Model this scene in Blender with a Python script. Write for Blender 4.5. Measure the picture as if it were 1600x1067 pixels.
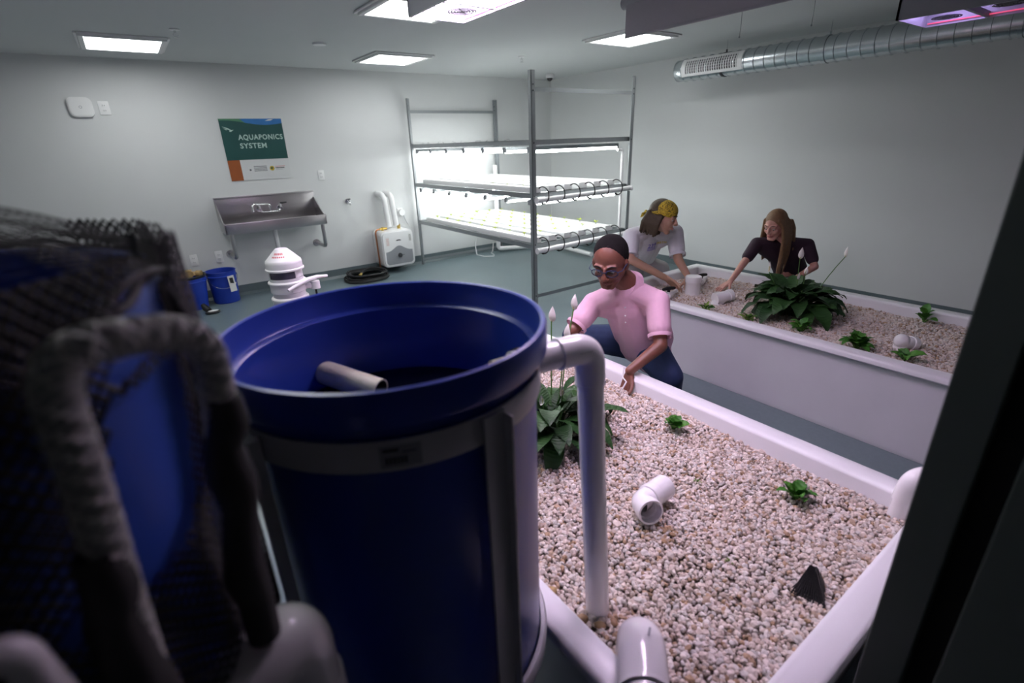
import bpy, bmesh, math, random
import numpy as np
from mathutils import Vector, Matrix, Quaternion, noise
from mathutils.bvhtree import BVHTree

random.seed(7); rng = np.random.default_rng(7)
PI = math.pi
V = Vector
scene = bpy.context.scene
for o in list(bpy.data.objects): bpy.data.objects.remove(o)
COL = scene.collection

# ------------------------------------------------------------------ camera, world, light, exposure
cam_d = bpy.data.cameras.new('camera'); cam = bpy.data.objects.new('camera', cam_d); COL.objects.link(cam)
cam_d.sensor_width = 36.0; cam_d.lens = 784.0 * 36.0 / 1600.0
cam_d.clip_start = 0.03; cam_d.clip_end = 60
_y, _p, _r = .621, .378, .0352
_cy, _sy, _cp, _sp, _cr, _sr = math.cos(_y), math.sin(_y), math.cos(_p), math.sin(_p), math.cos(_r), math.sin(_r)
right = V((_cy, -_sy, 0)); f0 = V((_sy, _cy, 0))
fwd = f0 * _cp + V((0, 0, -_sp)); down = V((0, 0, -_cp)) - f0 * _sp
r2 = right * _cr + down * _sr; d2 = -right * _sr + down * _cr
m = Matrix.Identity(4)
for i in range(3):
    m[i][0] = r2[i]; m[i][1] = -d2[i]; m[i][2] = -fwd[i]
m[0][3], m[1][3], m[2][3] = 0, 0, 1.584
cam.matrix_world = m
cam_d.dof.use_dof = True; cam_d.dof.focus_distance = 2.7; cam_d.dof.aperture_fstop = 2.2
scene.camera = cam

w = bpy.data.worlds.new('world'); scene.world = w; w.use_nodes = True
w.node_tree.nodes['Background'].inputs[0].default_value = (.5, .55, .6, 1)
w.node_tree.nodes['Background'].inputs[1].default_value = 0.03
scene.view_settings.view_transform = 'Standard'; scene.view_settings.look = 'None'
scene.view_settings.exposure = 0.0; scene.view_settings.gamma = 1.0
scene.view_settings.use_curve_mapping = False
PANEL_W = 15.0      # ceiling panel emission strength
TUBE_W = 23.0      # shelf tube emission
GROW_W = 75.0     # overhead grow light emission

# ------------------------------------------------------------------ materials
def mat(name, col, rough=.5, metal=0., spec=.5, noise_amt=0., noise_scale=20., bump=0., bump_scale=60., emit=None, emit_s=0., trans=0., ior=1.45, sss=0., coat=0.):
    mt = bpy.data.materials.new(name); mt.use_nodes = True
    nt = mt.node_tree; b = nt.nodes['Principled BSDF']
    b.inputs['Base Color'].default_value = (*col, 1); b.inputs['Roughness'].default_value = rough
    b.inputs['Metallic'].default_value = metal; b.inputs['Specular IOR Level'].default_value = spec
    b.inputs['Transmission Weight'].default_value = trans; b.inputs['IOR'].default_value = ior
    b.inputs['Coat Weight'].default_value = coat
    if sss: 
        b.inputs['Subsurface Weight'].default_value = sss; b.inputs['Subsurface Scale'].default_value = .01
    tc = None
    if noise_amt or bump:
        tc = nt.nodes.new('ShaderNodeTexCoord')
    if noise_amt:
        n = nt.nodes.new('ShaderNodeTexNoise'); n.inputs['Scale'].default_value = noise_scale; n.inputs['Detail'].default_value = 5
        nt.links.new(tc.outputs['Object'], n.inputs['Vector'])
        mx = nt.nodes.new('ShaderNodeMix'); mx.data_type = 'RGBA'
        mx.inputs[6].default_value = (*[max(0, c * (1 - noise_amt)) for c in col], 1)
        mx.inputs[7].default_value = (*[min(1, c * (1 + noise_amt)) for c in col], 1)
        nt.links.new(n.outputs['Fac'], mx.inputs[0]); nt.links.new(mx.outputs[2], b.inputs['Base Color'])
    if bump:
        n2 = nt.nodes.new('ShaderNodeTexNoise'); n2.inputs['Scale'].default_value = bump_scale; n2.inputs['Detail'].default_value = 4
        nt.links.new(tc.outputs['Object'], n2.inputs['Vector'])
        bp = nt.nodes.new('ShaderNodeBump'); bp.inputs['Strength'].default_value = bump; bp.inputs['Distance'].default_value = .01
        nt.links.new(n2.outputs['Fac'], bp.inputs['Height']); nt.links.new(bp.outputs[0], b.inputs['Normal'])
    if emit:
        b.inputs['Emission Color'].default_value = (*emit, 1); b.inputs['Emission Strength'].default_value = emit_s
    return mt

M = {}
M['wall'] = mat('wall_paint', (.62, .63, .63), .6, noise_amt=.02, noise_scale=3, bump=.05, bump_scale=150)
M['ceiling'] = mat('ceiling_paint', (.58, .60, .60), .8, noise_amt=.02, noise_scale=2, bump=.05, bump_scale=120)
M['floor'] = mat('resin_floor', (.15, .20, .215), .28, noise_amt=.12, noise_scale=40, bump=.04, bump_scale=25)
M['cove'] = mat('cove_base', (.12, .155, .165), .4, noise_amt=.08)
M['pvc'] = mat('white_pvc', (.80, .79, .80), .22, noise_amt=.02, coat=.2)
M['pvc_old'] = mat('stained_pvc', (.62, .60, .48), .4, noise_amt=.25, noise_scale=30)
M['bed'] = mat('white_fibreglass', (.74, .74, .76), .35, noise_amt=.03, noise_scale=5, bump=.06, bump_scale=12)
M['bed_side'] = mat('fibreglass_side', (.66, .66, .68), .38, noise_amt=.08, noise_scale=4, bump=.12, bump_scale=14)
M['blue'] = mat('blue_plastic', (.022, .052, .33), .3, noise_amt=.10, noise_scale=6)
M['blue_bucket'] = mat('blue_bucket_plastic', (.015, .05, .40), .4, noise_amt=.08)
M['blue_dark'] = mat('blue_tank_shell', (.035, .09, .42), .4, noise_amt=.10, noise_scale=5)
M['frame'] = mat('grey_painted_steel', (.50, .50, .52), .42, noise_amt=.05)
M['black'] = mat('black_rubber', (.012, .012, .013), .45, noise_amt=.1)
M['net'] = mat('black_netting', (.03, .031, .03), .7, noise_amt=.1)
M['netgrey'] = mat('highlight_netting', (.62, .62, .58), .35, noise_amt=.3, noise_scale=60)  # grey netting, lightened so its pale strands paint highlights on the wrapped pipe
M['steel'] = mat('brushed_stainless', (.50, .48, .49), .28, 1., noise_amt=.06, noise_scale=3, bump=.05, bump_scale=90)
M['chrome'] = mat('chrome', (.75, .75, .76), .10, 1.)
M['galv'] = mat('galvanised_steel', (.60, .64, .66), .27, 1., noise_amt=.12, noise_scale=9, bump=.05, bump_scale=30)
M['rack'] = mat('rack_steel', (.32, .34, .35), .42, .7, noise_amt=.08, noise_scale=30)
M['white_plastic'] = mat('white_plastic', (.78, .78, .78), .35, noise_amt=.015)
M['grey_plastic'] = mat('grey_plastic', (.28, .29, .31), .45, noise_amt=.03)
M['dark_plastic'] = mat('dark_plastic', (.04, .04, .045), .4, noise_amt=.05)
M['screen'] = mat('grey_screen_cloth', (.32, .31, .34), .8, noise_amt=.04, noise_scale=80)
M['copper'] = mat('copper_pipe', (.55, .22, .10), .35, 1., noise_amt=.1)
M['brass'] = mat('brass', (.65, .45, .12), .3, 1.)
M['panel'] = mat('light_diffuser', (.9, .9, .9), .5, emit=(.98, 1., 1.), emit_s=PANEL_W)
M['tube'] = mat('shelf_tube', (.9, .9, .9), .5, emit=(.96, 1., .99), emit_s=TUBE_W)
M['growdim'] = mat('violet_led_board', (.5, .4, .7), .5, emit=(.70, .50, 1.), emit_s=9)
M['growpanel'] = mat('grow_led_board', (.8, .7, .9), .5, emit=(.94, .74, 1.), emit_s=GROW_W)
M['growpink'] = mat('pink_led_strip', (.8, .4, .7), .5, emit=(1., .25, .75), emit_s=5)
M['growred'] = mat('dim_red_led_strip', (.4, .05, .1), .5, emit=(1., .12, .25), emit_s=.6)
M['growblue'] = mat('blue_led', (.3, .3, .9), .5, emit=(.62, .45, 1.), emit_s=30)
M['jamb'] = mat('dark_door_frame', (.065, .08, .075), .5, noise_amt=.05)
M['jamb2'] = mat('black_gasket', (.006, .006, .007), .7, noise_amt=.1)
M['paper'] = mat('white_label', (.72, .72, .70), .6, noise_amt=.02)
M['ink'] = mat('black_ink', (.02, .02, .02), .6, noise_amt=.1)
M['red_ink'] = mat('red_ink', (.6, .05, .05), .6, noise_amt=.1)
M['poster_green'] = mat('poster_dark_green', (.018, .075, .07), .35, noise_amt=.25, noise_scale=3)
M['poster_blue'] = mat('poster_blue', (.03, .16, .42), .35, noise_amt=.3, noise_scale=8)
M['poster_lime'] = mat('poster_leaf_green', (.08, .22, .12), .35, noise_amt=.2)
M['poster_orange'] = mat('poster_orange', (.30, .085, .025), .35, noise_amt=.1)
M['poster_white'] = mat('poster_white', (.60, .61, .61), .35, noise_amt=.02)
M['poster_text'] = mat('poster_lettering', (.45, .60, .55), .5, noise_amt=.02)
M['gold'] = mat('emblem_gold', (.5, .36, .03), .5, noise_amt=.3, noise_scale=50)
M['gloves'] = mat('tan_leather', (.42, .29, .13), .75, noise_amt=.25, noise_scale=30, bump=.3, bump_scale=40)
M['skin_dark'] = mat('dark_skin', (.17, .066, .044), .45, noise_amt=.10, noise_scale=25, sss=.1)
M['skin_light'] = mat('light_skin', (.50, .30, .21), .5, noise_amt=.08, noise_scale=25, sss=.12)
M['skin_fair'] = mat('fair_skin', (.55, .29, .23), .5, noise_amt=.08, noise_scale=25, sss=.12)
M['lip'] = mat('lips', (.40, .13, .12), .45, noise_amt=.1)
M['lip_dark'] = mat('dark_lips', (.12, .035, .03), .45, noise_amt=.1)
M['hair_black'] = mat('black_hair', (.010, .009, .009), .9, spec=.15, noise_amt=.3, noise_scale=120, bump=.5, bump_scale=300)
M['hair_brown'] = mat('brown_hair', (.06, .042, .022), .55, noise_amt=.35, noise_scale=60, bump=.5, bump_scale=120)
M['hair_blond'] = mat('dark_blond_hair', (.20, .115, .055), .5, noise_amt=.35, noise_scale=60, bump=.5, bump_scale=120)
M['pink'] = mat('pink_cotton', (.72, .44, .56), .8, noise_amt=.05, noise_scale=60, bump=.25, bump_scale=14)
M['tee'] = mat('white_cotton', (.68, .68, .72), .8, noise_amt=.03, noise_scale=40, bump=.3, bump_scale=12)
M['plum'] = mat('dark_plum_jersey', (.030, .014, .026), .8, noise_amt=.1, bump=.3, bump_scale=14)
M['denim'] = mat('dark_denim', (.018, .035, .10), .8, noise_amt=.2, noise_scale=40, bump=.3, bump_scale=18)
M['greycloth'] = mat('grey_shorts_cloth', (.36, .35, .34), .85, noise_amt=.1, bump=.3, bump_scale=16)
M['darkcloth'] = mat('dark_grey_trousers', (.035, .045, .05), .85, noise_amt=.2)
M['shoe'] = mat('black_shoe', (.015, .014, .013), .5, noise_amt=.1)
M['eye'] = mat('eye_white', (.6, .58, .56), .2, noise_amt=.02)
M['iris'] = mat('dark_iris', (.02, .012, .008), .15, noise_amt=.1)
M['glasses'] = mat('blue_black_spectacle_frame', (.02, .03, .08), .25, noise_amt=.05)
M['lens'] = mat('spectacle_lens', (.75, .78, .85), .02, trans=1., ior=1.3)
M['seed'] = mat('pale_seedling', (.42, .50, .03), .5, noise_amt=.1)
M['spathe'] = mat('white_spathe', (.78, .74, .70), .5, noise_amt=.05)
M['spadix'] = mat('yellow_spadix', (.55, .50, .28), .7, noise_amt=.2, noise_scale=200)
M['stem'] = mat('green_stem', (.07, .16, .035), .5, noise_amt=.2)
M['shirt_blue'] = mat('print_violet', (.12, .10, .55), .7, noise_amt=.1)
M['shirt_yellow'] = mat('print_yellow', (.70, .58, .12), .7, noise_amt=.1)
M['foil'] = mat('dark_olive_bore', (.05, .05, .03), .6, noise_amt=.3)  # darker olive tone for the bore of the inlet stub

def leaf_mat(name, dark, light, rough=.5):
    mt = bpy.data.materials.new(name); mt.use_nodes = True; nt = mt.node_tree; b = nt.nodes['Principled BSDF']
    b.inputs['Roughness'].default_value = rough; b.inputs['Specular IOR Level'].default_value = .3
    oi = nt.nodes.new('ShaderNodeObjectInfo'); tc = nt.nodes.new('ShaderNodeTexCoord')
    n = nt.nodes.new('ShaderNodeTexNoise'); n.inputs['Scale'].default_value = 25
    nt.links.new(tc.outputs['Object'], n.inputs['Vector'])
    a = nt.nodes.new('ShaderNodeMath'); a.operation = 'MULTIPLY_ADD'; a.inputs[1].default_value = .6
    nt.links.new(oi.outputs['Random'], a.inputs[0])
    s = nt.nodes.new('ShaderNodeMath'); s.operation = 'MULTIPLY'; s.inputs[1].default_value = .5
    nt.links.new(n.outputs['Fac'], s.inputs[0]); nt.links.new(s.outputs[0], a.inputs[2])
    cr = nt.nodes.new('ShaderNodeValToRGB'); cr.color_ramp.elements[0].color = (*dark, 1); cr.color_ramp.elements[1].color = (*light, 1)
    cr.color_ramp.elements[0].position = .1; cr.color_ramp.elements[1].position = 1.
    nt.links.new(a.outputs[0], cr.inputs[0]); nt.links.new(cr.outputs[0], b.inputs['Base Color'])
    w1 = nt.nodes.new('ShaderNodeTexWave'); w1.inputs['Scale'].default_value = 28; w1.inputs['Distortion'].default_value = 1.
    nt.links.new(tc.outputs['Object'], w1.inputs['Vector'])
    bp = nt.nodes.new('ShaderNodeBump'); bp.inputs['Strength'].default_value = .25; bp.inputs['Distance'].default_value = .004
    nt.links.new(w1.outputs['Fac'], bp.inputs['Height']); nt.links.new(bp.outputs[0], b.inputs['Normal'])
    return mt
M['leaf'] = leaf_mat('peace_lily_leaf', (.006, .030, .007), (.028, .085, .018))
M['leaf_small'] = leaf_mat('small_plant_leaf', (.02, .11, .014), (.09, .26, .035))
M['leaf_lime'] = leaf_mat('lime_plant_leaf', (.05, .13, .02), (.22, .32, .06))

def pebble_mat(name, island):
    mt = bpy.data.materials.new(name); mt.use_nodes = True; nt = mt.node_tree; b = nt.nodes['Principled BSDF']
    b.inputs['Roughness'].default_value = .75
    if island:
        g = nt.nodes.new('ShaderNodeNewGeometry'); src = g.outputs['Random Per Island']
    else:
        g = nt.nodes.new('ShaderNodeObjectInfo'); src = g.outputs['Random']
    cr = nt.nodes.new('ShaderNodeValToRGB'); cr.color_ramp.interpolation = 'LINEAR'
    e = cr.color_ramp.elements
    e[0].position = 0; e[0].color = (.28, .20, .14, 1); e[1].position = 1; e[1].color = (.66, .61, .57, 1)
    for p, c in ((.05, (.40, .29, .20, 1)), (.14, (.36, .30, .26, 1)), (.3, (.52, .45, .40, 1)), (.55, (.60, .53, .48, 1)), (.75, (.54, .50, .47, 1)), (.85, (.46, .44, .42, 1))):
        x = e.new(p); x.color = c
    nt.links.new(src, cr.inputs[0])
    tc = nt.nodes.new('ShaderNodeTexCoord'); n = nt.nodes.new('ShaderNodeTexNoise'); n.inputs['Scale'].default_value = 90 if island else 120
    nt.links.new(tc.outputs['Object'], n.inputs['Vector'])
    mx = nt.nodes.new('ShaderNodeMix'); mx.data_type = 'RGBA'; mx.blend_type = 'MULTIPLY'; mx.inputs[0].default_value = .5
    nt.links.new(cr.outputs[0], mx.inputs[6]); nt.links.new(n.outputs['Fac'], mx.inputs[7])
    hs = nt.nodes.new('ShaderNodeHueSaturation'); hs.inputs['Value'].default_value = 1.5; hs.inputs['Saturation'].default_value = 1.15
    nt.links.new(mx.outputs[2], hs.inputs['Color']); nt.links.new(hs.outputs[0], b.inputs['Base Color'])
    return mt
M['pebble_i'] = pebble_mat('pebble_mix', True); M['pebble_o'] = pebble_mat('pebble_single', False)
M['pebble_brown'] = mat('wet_brown_pebble', (.30, .19, .10), .5, noise_amt=.35, noise_scale=60)
M['grit'] = mat('gravel_under_grit', (.20, .16, .13), .9, noise_amt=.4, noise_scale=120, bump=.6, bump_scale=90)

def band_mat():
    mt = bpy.data.materials.new('yellow_paisley_cloth'); mt.use_nodes = True; nt = mt.node_tree; b = nt.nodes['Principled BSDF']
    b.inputs['Roughness'].default_value = .8
    tc = nt.nodes.new('ShaderNodeTexCoord'); v = nt.nodes.new('ShaderNodeTexNoise'); v.inputs['Scale'].default_value = 55; v.inputs['Detail'].default_value = 1
    v.inputs['Distortion'].default_value = 1.2
    nt.links.new(tc.outputs['Object'], v.inputs['Vector'])
    cr = nt.nodes.new('ShaderNodeValToRGB'); cr.color_ramp.interpolation = 'CONSTANT'
    e = cr.color_ramp.elements; e[0].color = (.56, .40, .03, 1); e[1].position = .515; e[1].color = (.035, .03, .01, 1)
    x = e.new(.60); x.color = (.56, .40, .03, 1)
    nt.links.new(v.outputs['Fac'], cr.inputs[0]); nt.links.new(cr.outputs[0], b.inputs['Base Color'])
    return mt
M['bandana'] = band_mat()

# ------------------------------------------------------------------ mesh builder
def tag(o, label=None, cat=None, group=None, kind=None):
    if label: o['label'] = label
    if cat: o['category'] = cat
    if group: o['group'] = group
    if kind: o['kind'] = kind
    return o
def thing(name, loc, label, cat, group=None, rz=0.):
    o = bpy.data.objects.new(name, None); o.empty_display_size = .05; COL.objects.link(o)
    o.location = loc; o.rotation_euler = (0, 0, rz)
    return tag(o, label, cat, group)

class MB:
    def __init__(s): s.v = []; s.f = []; s.mi = []; s.cur = 0
    def add(s, vs, fs):
        k = len(s.v); s.v += [tuple(x) for x in vs]; s.f += [tuple(i + k for i in f) for f in fs]; s.mi += [s.cur] * len(fs); return s
    def box(s, a, b, bev=0.):
        x0, y0, z0 = (min(a[i], b[i]) for i in range(3)); x1, y1, z1 = (max(a[i], b[i]) for i in range(3))
        if bev > 0:
            e = min(bev, (x1 - x0) / 2.01, (y1 - y0) / 2.01, (z1 - z0) / 2.01)
            bm = bmesh.new(); bmesh.ops.create_cube(bm, size=1)
            for v in bm.verts:
                v.co = V((x0 if v.co.x < 0 else x1, y0 if v.co.y < 0 else y1, z0 if v.co.z < 0 else z1))
            bmesh.ops.bevel(bm, geom=bm.edges[:], offset=e, segments=2, affect='EDGES', profile=.6)
            s.addbm(bm); return s
        vs = [(x0, y0, z0), (x1, y0, z0), (x1, y1, z0), (x0, y1, z0), (x0, y0, z1), (x1, y0, z1), (x1, y1, z1), (x0, y1, z1)]
        return s.add(vs, [(0, 3, 2, 1), (4, 5, 6, 7), (0, 1, 5, 4), (1, 2, 6, 5), (2, 3, 7, 6), (3, 0, 4, 7)])
    def addbm(s, bm):
        bm.verts.index_update(); s.add([v.co[:] for v in bm.verts], [[v.index for v in f.verts] for f in bm.faces]); bm.free(); return s
    def tube(s, pts, r, n=12, closed=False, cap=True, ref=None):
        pts = [V(p) for p in pts]; N = len(pts); rs = r if isinstance(r, (list, tuple)) else [r] * N
        vs = []; fs = []; prev = None
        for i, p in enumerate(pts):
            if closed: t = (pts[(i + 1) % N] - pts[i - 1])
            else: t = pts[min(i + 1, N - 1)] - pts[max(i - 1, 0)]
            t.normalize()
            if prev is None:
                a = V(ref) if ref else (V((0, 0, 1)) if abs(t.z) < .9 else V((1, 0, 0)))
                u = t.cross(a).normalized()
            else:
                u = (prev - t * prev.dot(t)).normalized()
            prev = u; w_ = t.cross(u)
            for k in range(n):
                an = 2 * PI * k / n
                vs.append(p + (u * math.cos(an) + w_ * math.sin(an)) * rs[i])
        R = N if closed else N - 1
        for i in range(R):
            j = (i + 1) % N
            for k in range(n):
                k2 = (k + 1) % n
                fs.append((i * n + k, i * n + k2, j * n + k2, j * n + k))
        if cap and not closed:
            fs.append(tuple(range(n))[::-1]); fs.append(tuple((N - 1) * n + k for k in range(n)))
        return s.add(vs, fs)
    def lathe(s, prof, c=(0, 0, 0), n=48, a0=0., a1=2 * PI, axis='z'):
        full = abs(a1 - a0 - 2 * PI) < 1e-6; cols = n if full else n + 1
        vs = []; fs = []
        for (r, h) in prof:
            for k in range(cols):
                a = a0 + (a1 - a0) * k / n
                if axis == 'z': vs.append((c[0] + r * math.cos(a), c[1] + r * math.sin(a), c[2] + h))
                elif axis == 'y': vs.append((c[0] + r * math.cos(a), c[1] + h, c[2] + r * math.sin(a)))
                else: vs.append((c[0] + h, c[1] + r * math.cos(a), c[2] + r * math.sin(a)))
        for i in range(len(prof) - 1):
            for k in range(n):
                k2 = (k + 1) % cols
                fs.append((i * cols + k, i * cols + k2, (i + 1) * cols + k2, (i + 1) * cols + k))
        return s.add(vs, fs)
    def cyl(s, p0, p1, r, n=24, r1=None): return s.tube([p0, p1], [r, r if r1 is None else r1], n)
    def sphere(s, c, r, seg=20, rings=12, rot=None):
        rr = r if isinstance(r, (tuple, list)) else (r, r, r)
        vs = []; fs = []; c = V(c)
        for i in range(rings + 1):
            th = PI * i / rings
            for k in range(seg):
                a = 2 * PI * k / seg
                p = V((rr[0] * math.sin(th) * math.cos(a), rr[1] * math.sin(th) * math.sin(a), rr[2] * math.cos(th)))
                if rot is not None: p = rot @ p
                vs.append(c + p)
        for i in range(rings):
            for k in range(seg):
                k2 = (k + 1) % seg
                fs.append((i * seg + k, (i + 1) * seg + k, (i + 1) * seg + k2, i * seg + k2))
        return s.add(vs, fs)
    def prism(s, poly, z0, z1, plane='xy'):
        n = len(poly)
        def P(a, b, h): return (a, b, h) if plane == 'xy' else ((a, h, b) if plane == 'xz' else (h, a, b))
        vs = [P(a, b, z0) for a, b in poly] + [P(a, b, z1) for a, b in poly]
        fs = [tuple(range(n))[::-1], tuple(range(n, 2 * n))] + [(i, (i + 1) % n, n + (i + 1) % n, n + i) for i in range(n)]
        return s.add(vs, fs)
    def build(s, name, material, parent=None, smooth=40, label=None, cat=None, group=None, kind=None, origin=None):
        mats = material if isinstance(material, list) else [material]
        pw = V((0, 0, 0)); rot = 0.
        if parent is not None:
            q = parent
            off = V(q.location)
            while q.parent: q = q.parent; off += q.location
            pw = off
        else:
            a = np.array(s.v)
            if origin is None: pw = V(((a[:, 0].min() + a[:, 0].max()) / 2, (a[:, 1].min() + a[:, 1].max()) / 2, a[:, 2].min()))
            else: pw = V(origin)
        me = bpy.data.meshes.new(name)
        me.from_pydata([(x - pw.x, y - pw.y, z - pw.z) for x, y, z in s.v], [], s.f)
        for mm in mats: me.materials.append(mm)
        if len(mats) > 1: me.polygons.foreach_set('material_index', s.mi)
        bm = bmesh.new(); bm.from_mesh(me); bmesh.ops.remove_doubles(bm, verts=bm.verts[:], dist=1e-6)
        bmesh.ops.recalc_face_normals(bm, faces=bm.faces[:]); bm.to_mesh(me); bm.free()
        if smooth:
            me.polygons.foreach_set('use_smooth', [True] * len(me.polygons)); me.set_sharp_from_angle(angle=math.radians(smooth))
        o = bpy.data.objects.new(name, me); COL.objects.link(o)
        if parent is not None: o.parent = parent
        else: o.location = pw
        return tag(o, label, cat, group, kind)

def struct(mb, name, material, smooth=0, kind='structure', label=None): return mb.build(name, material, smooth=smooth, kind=kind, label=label)
def one(mb, name, material, label, cat, group=None, smooth=40): return mb.build(name, material, label=label, cat=cat, group=group, smooth=smooth)
def arc(c, r, a0, a1, n, u, v):
    c, u, v = V(c), V(u), V(v)
    return [c + u * (r * math.cos(a0 + (a1 - a0) * i / n)) + v * (r * math.sin(a0 + (a1 - a0) * i / n)) for i in range(n + 1)]
def round_path(pts, rad, n=8):
    pts = [V(p) for p in pts]; out = [pts[0]]
    for i in range(1, len(pts) - 1):
        a, b, c = pts[i - 1], pts[i], pts[i + 1]
        d1 = (a - b).normalized(); d2_ = (c - b).normalized(); rr = min(rad, (a - b).length * .49, (c - b).length * .49)
        p0 = b + d1 * rr; p1 = b + d2_ * rr
        for k in range(n + 1):
            t = k / n; out.append(p0 * (1 - t) ** 2 + b * 2 * t * (1 - t) + p1 * t * t)
    out.append(pts[-1]); return out
def dup(root, loc, label, group=None, rz=None):
    r = root.copy(); COL.objects.link(r); r.location = loc
    if rz is not None: r.rotation_euler = (0, 0, rz)
    r['label'] = label
    if group: r['group'] = group
    for ch in list(root.children):
        c = ch.copy(); COL.objects.link(c); c.parent = r
        for g in list(ch.children):
            d = g.copy(); COL.objects.link(d); d.parent = c
    return r
_evdg = None
def text_verts(body, size, bold=.0):
    cu = bpy.data.curves.new('t', 'FONT'); cu.body = body; cu.size = size; cu.offset = bold; cu.resolution_u = 3; cu.space_character = 1.12
    ob = bpy.data.objects.new('t', cu); COL.objects.link(ob)
    dg = bpy.context.evaluated_depsgraph_get(); me = bpy.data.meshes.new_from_object(ob.evaluated_get(dg))
    vs = [v.co.copy() for v in me.vertices]; fs = [tuple(p.vertices) for p in me.polygons]
    bpy.data.objects.remove(ob); bpy.data.curves.remove(cu); bpy.data.meshes.remove(me)
    return vs, fs

# ------------------------------------------------------------------ the room
CZ = 2.4475; YB = 6.586; XR = 5.61; XL = -1.7; YF = .0
struct(MB().box((XL - .1, -1.2, -.1), (XR + .1, YB + .1, 0)), 'floor', M['floor'])
struct(MB().box((XL - .1, -1.2, CZ), (XR + .1, YB + .1, CZ + .1)), 'ceiling', M['ceiling'])
struct(MB().box((XL - .1, YB, 0), (XR + .1, YB + .1, CZ)), 'wall_back', M['wall'])
struct(MB().box((XR, -.1, 0), (XR + .1, YB, CZ)), 'wall_right', M['wall'])
struct(MB().box((XL - .1, -.1, 0), (XL, YB, CZ)), 'wall_left', M['wall'])
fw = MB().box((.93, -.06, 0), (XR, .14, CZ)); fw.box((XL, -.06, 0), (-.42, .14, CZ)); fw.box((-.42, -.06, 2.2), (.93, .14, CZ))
struct(fw, 'wall_front', mat('low_bounce_front_wall', (.09, .095, .095), .5, noise_amt=.03))  # unseen wall, coloured dark to cut bounce light onto the tank front
def base(pr, name): struct(MB().add(*pr), name, M['cove'])
b = MB()
b.box((XL, YB - .012, 0), (XR, YB, .115)); b.prism([(YB - .012, 0), (YB - .04, 0), (YB - .012, .03)], XL, XR, plane='yz')
struct(b, 'baseboard_back', M['cove'])
struct(MB().box((XR - .012, .14, 0), (XR, YB - .013, .1)), 'baseboard_right', M['cove'])
# door frame the photograph looks past (steel jamb with a recessed gasket)
dj = MB().box((.872, .095, 0), (.93, .155, 2.2), .003); dj.box((.93, .14, 0), (.985, .155, 2.2), .002)
dj.box((.872, -.06, 0), (.93, .058, 2.2), .003)
jm = struct(dj, 'door_1', M['jamb'])
MB().box((.90, .056, 0), (.93, .097, 2.2)).build('gasket', M['jamb2'], jm, smooth=0)
MB().box((-.42, -.06, 0), (-.36, .155, 2.2), .003).build('far_jamb', M['jamb'], jm, smooth=0)
MB().box((-.36, -.06, 2.16), (.872, .155, 2.2), .003).build('door_head', M['jamb'], jm, smooth=0)
# landing outside the door (dark corridor behind the viewer)
struct(MB().box((XL, -1.2, 0), (XL + .05, -.1, CZ)).box((2.5, -1.2, 0), (2.55, -.1, CZ)).box((XL, -1.2, 0), (2.55, -1.15, CZ)), 'wall_corridor', mat('corridor_paint', (.12, .12, .12), .8, noise_amt=.05))

# ------------------------------------------------------------------ ceiling lights
def panel(x0, y0, x1, y1, label):
    cx, cy = (x0 + x1) / 2, (y0 + y1) / 2
    t = thing('ceiling_light', (cx, cy, CZ - .03), label, 'ceiling light', 'square ceiling light panels')
    fr = MB(); W = .05; o_ = .035
    X0, Y0, X1, Y1 = x0 - o_, y0 - o_, x1 + o_, y1 + o_
    for a, c in (((X0, Y0), (x0, Y1)), ((x1, Y0), (X1, Y1)), ((x0, Y0), (x1, y0)), ((x0, y1), (x1, Y1))):
        fr.box((a[0], a[1], CZ - .028), (c[0], c[1], CZ - .002), .004)
    fr.build('frame', M['white_plastic'], t)
    f2 = MB()
    for a, c in (((X0 - .02, Y0 - .02), (X0 - .003, Y1 + .02)), ((X1 + .003, Y0 - .02), (X1 + .02, Y1 + .02)), ((X0, Y0 - .02), (X1, Y0 - .003)), ((X0, Y1 + .003), (X1, Y1 + .02))):
        f2.box((a[0], a[1], CZ - .014), (c[0], c[1], CZ - .002), .002)
    f2.build('trim_ring', M['white_plastic'], t)
    MB().box((x0, y0, CZ - .02), (x1, y1, CZ - .01)).build('diffuser', M['panel'], t, smooth=0)
    return t
panel(.0, 5.37, .50, 5.95, 'ceiling light at the left above the round router')
panel(2.30, 5.28, 2.83, 5.83, 'ceiling light in front of the back wall, left of the shelving')
panel(1.58, 3.35, 2.10, 3.80, 'ceiling light partly hidden behind the pink glowing grow light')
panel(3.79, 3.37, 4.34, 3.88, 'ceiling light partly hidden by the hanging grey screen')

def sprinkler(x, y, label):
    t = thing('sprinkler_head', (x, y, CZ - .06), label, 'sprinkler', 'ceiling sprinklers')
    MB().lathe([(.001, .058), (.034, .058), (.036, .052), (.001, .05)], (x, y, CZ - .06), 20).build('escutcheon', M['white_plastic'], t)
    s_ = MB().cyl((x, y, CZ - .012), (x, y, CZ - .03), .009, 10)
    for sg in (-1, 1): s_.tube([(x + sg * .008, y, CZ - .028), (x + sg * .017, y, CZ - .04), (x + sg * .004, y, CZ - .054)], .0022, 6)
    s_.lathe([(.001, 0), (.018, 0), (.018, .002), (.001, .002)], (x, y, CZ - .058), 12); s_.build('nozzle', M['chrome'], t)
sprinkler(.559, 4.952, 'small ceiling sprinkler just right of the left light panel')
sprinkler(3.792, 4.934, 'small ceiling sprinkler above the tall rack post')
one(MB().lathe([(.001, 0), (.055, 0), (.062, .012), (.062, .014), (.001, .014)], (1.66, 5.075, CZ - .0145), 24), 'ceiling_plate', M['white_plastic'], 'flat white round cover plate on the ceiling between two light panels', 'cover plate')
t = thing('dome_camera', (5.127, 6.034, CZ - .09), 'small dome security camera on the ceiling in the back corner', 'camera')
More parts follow.
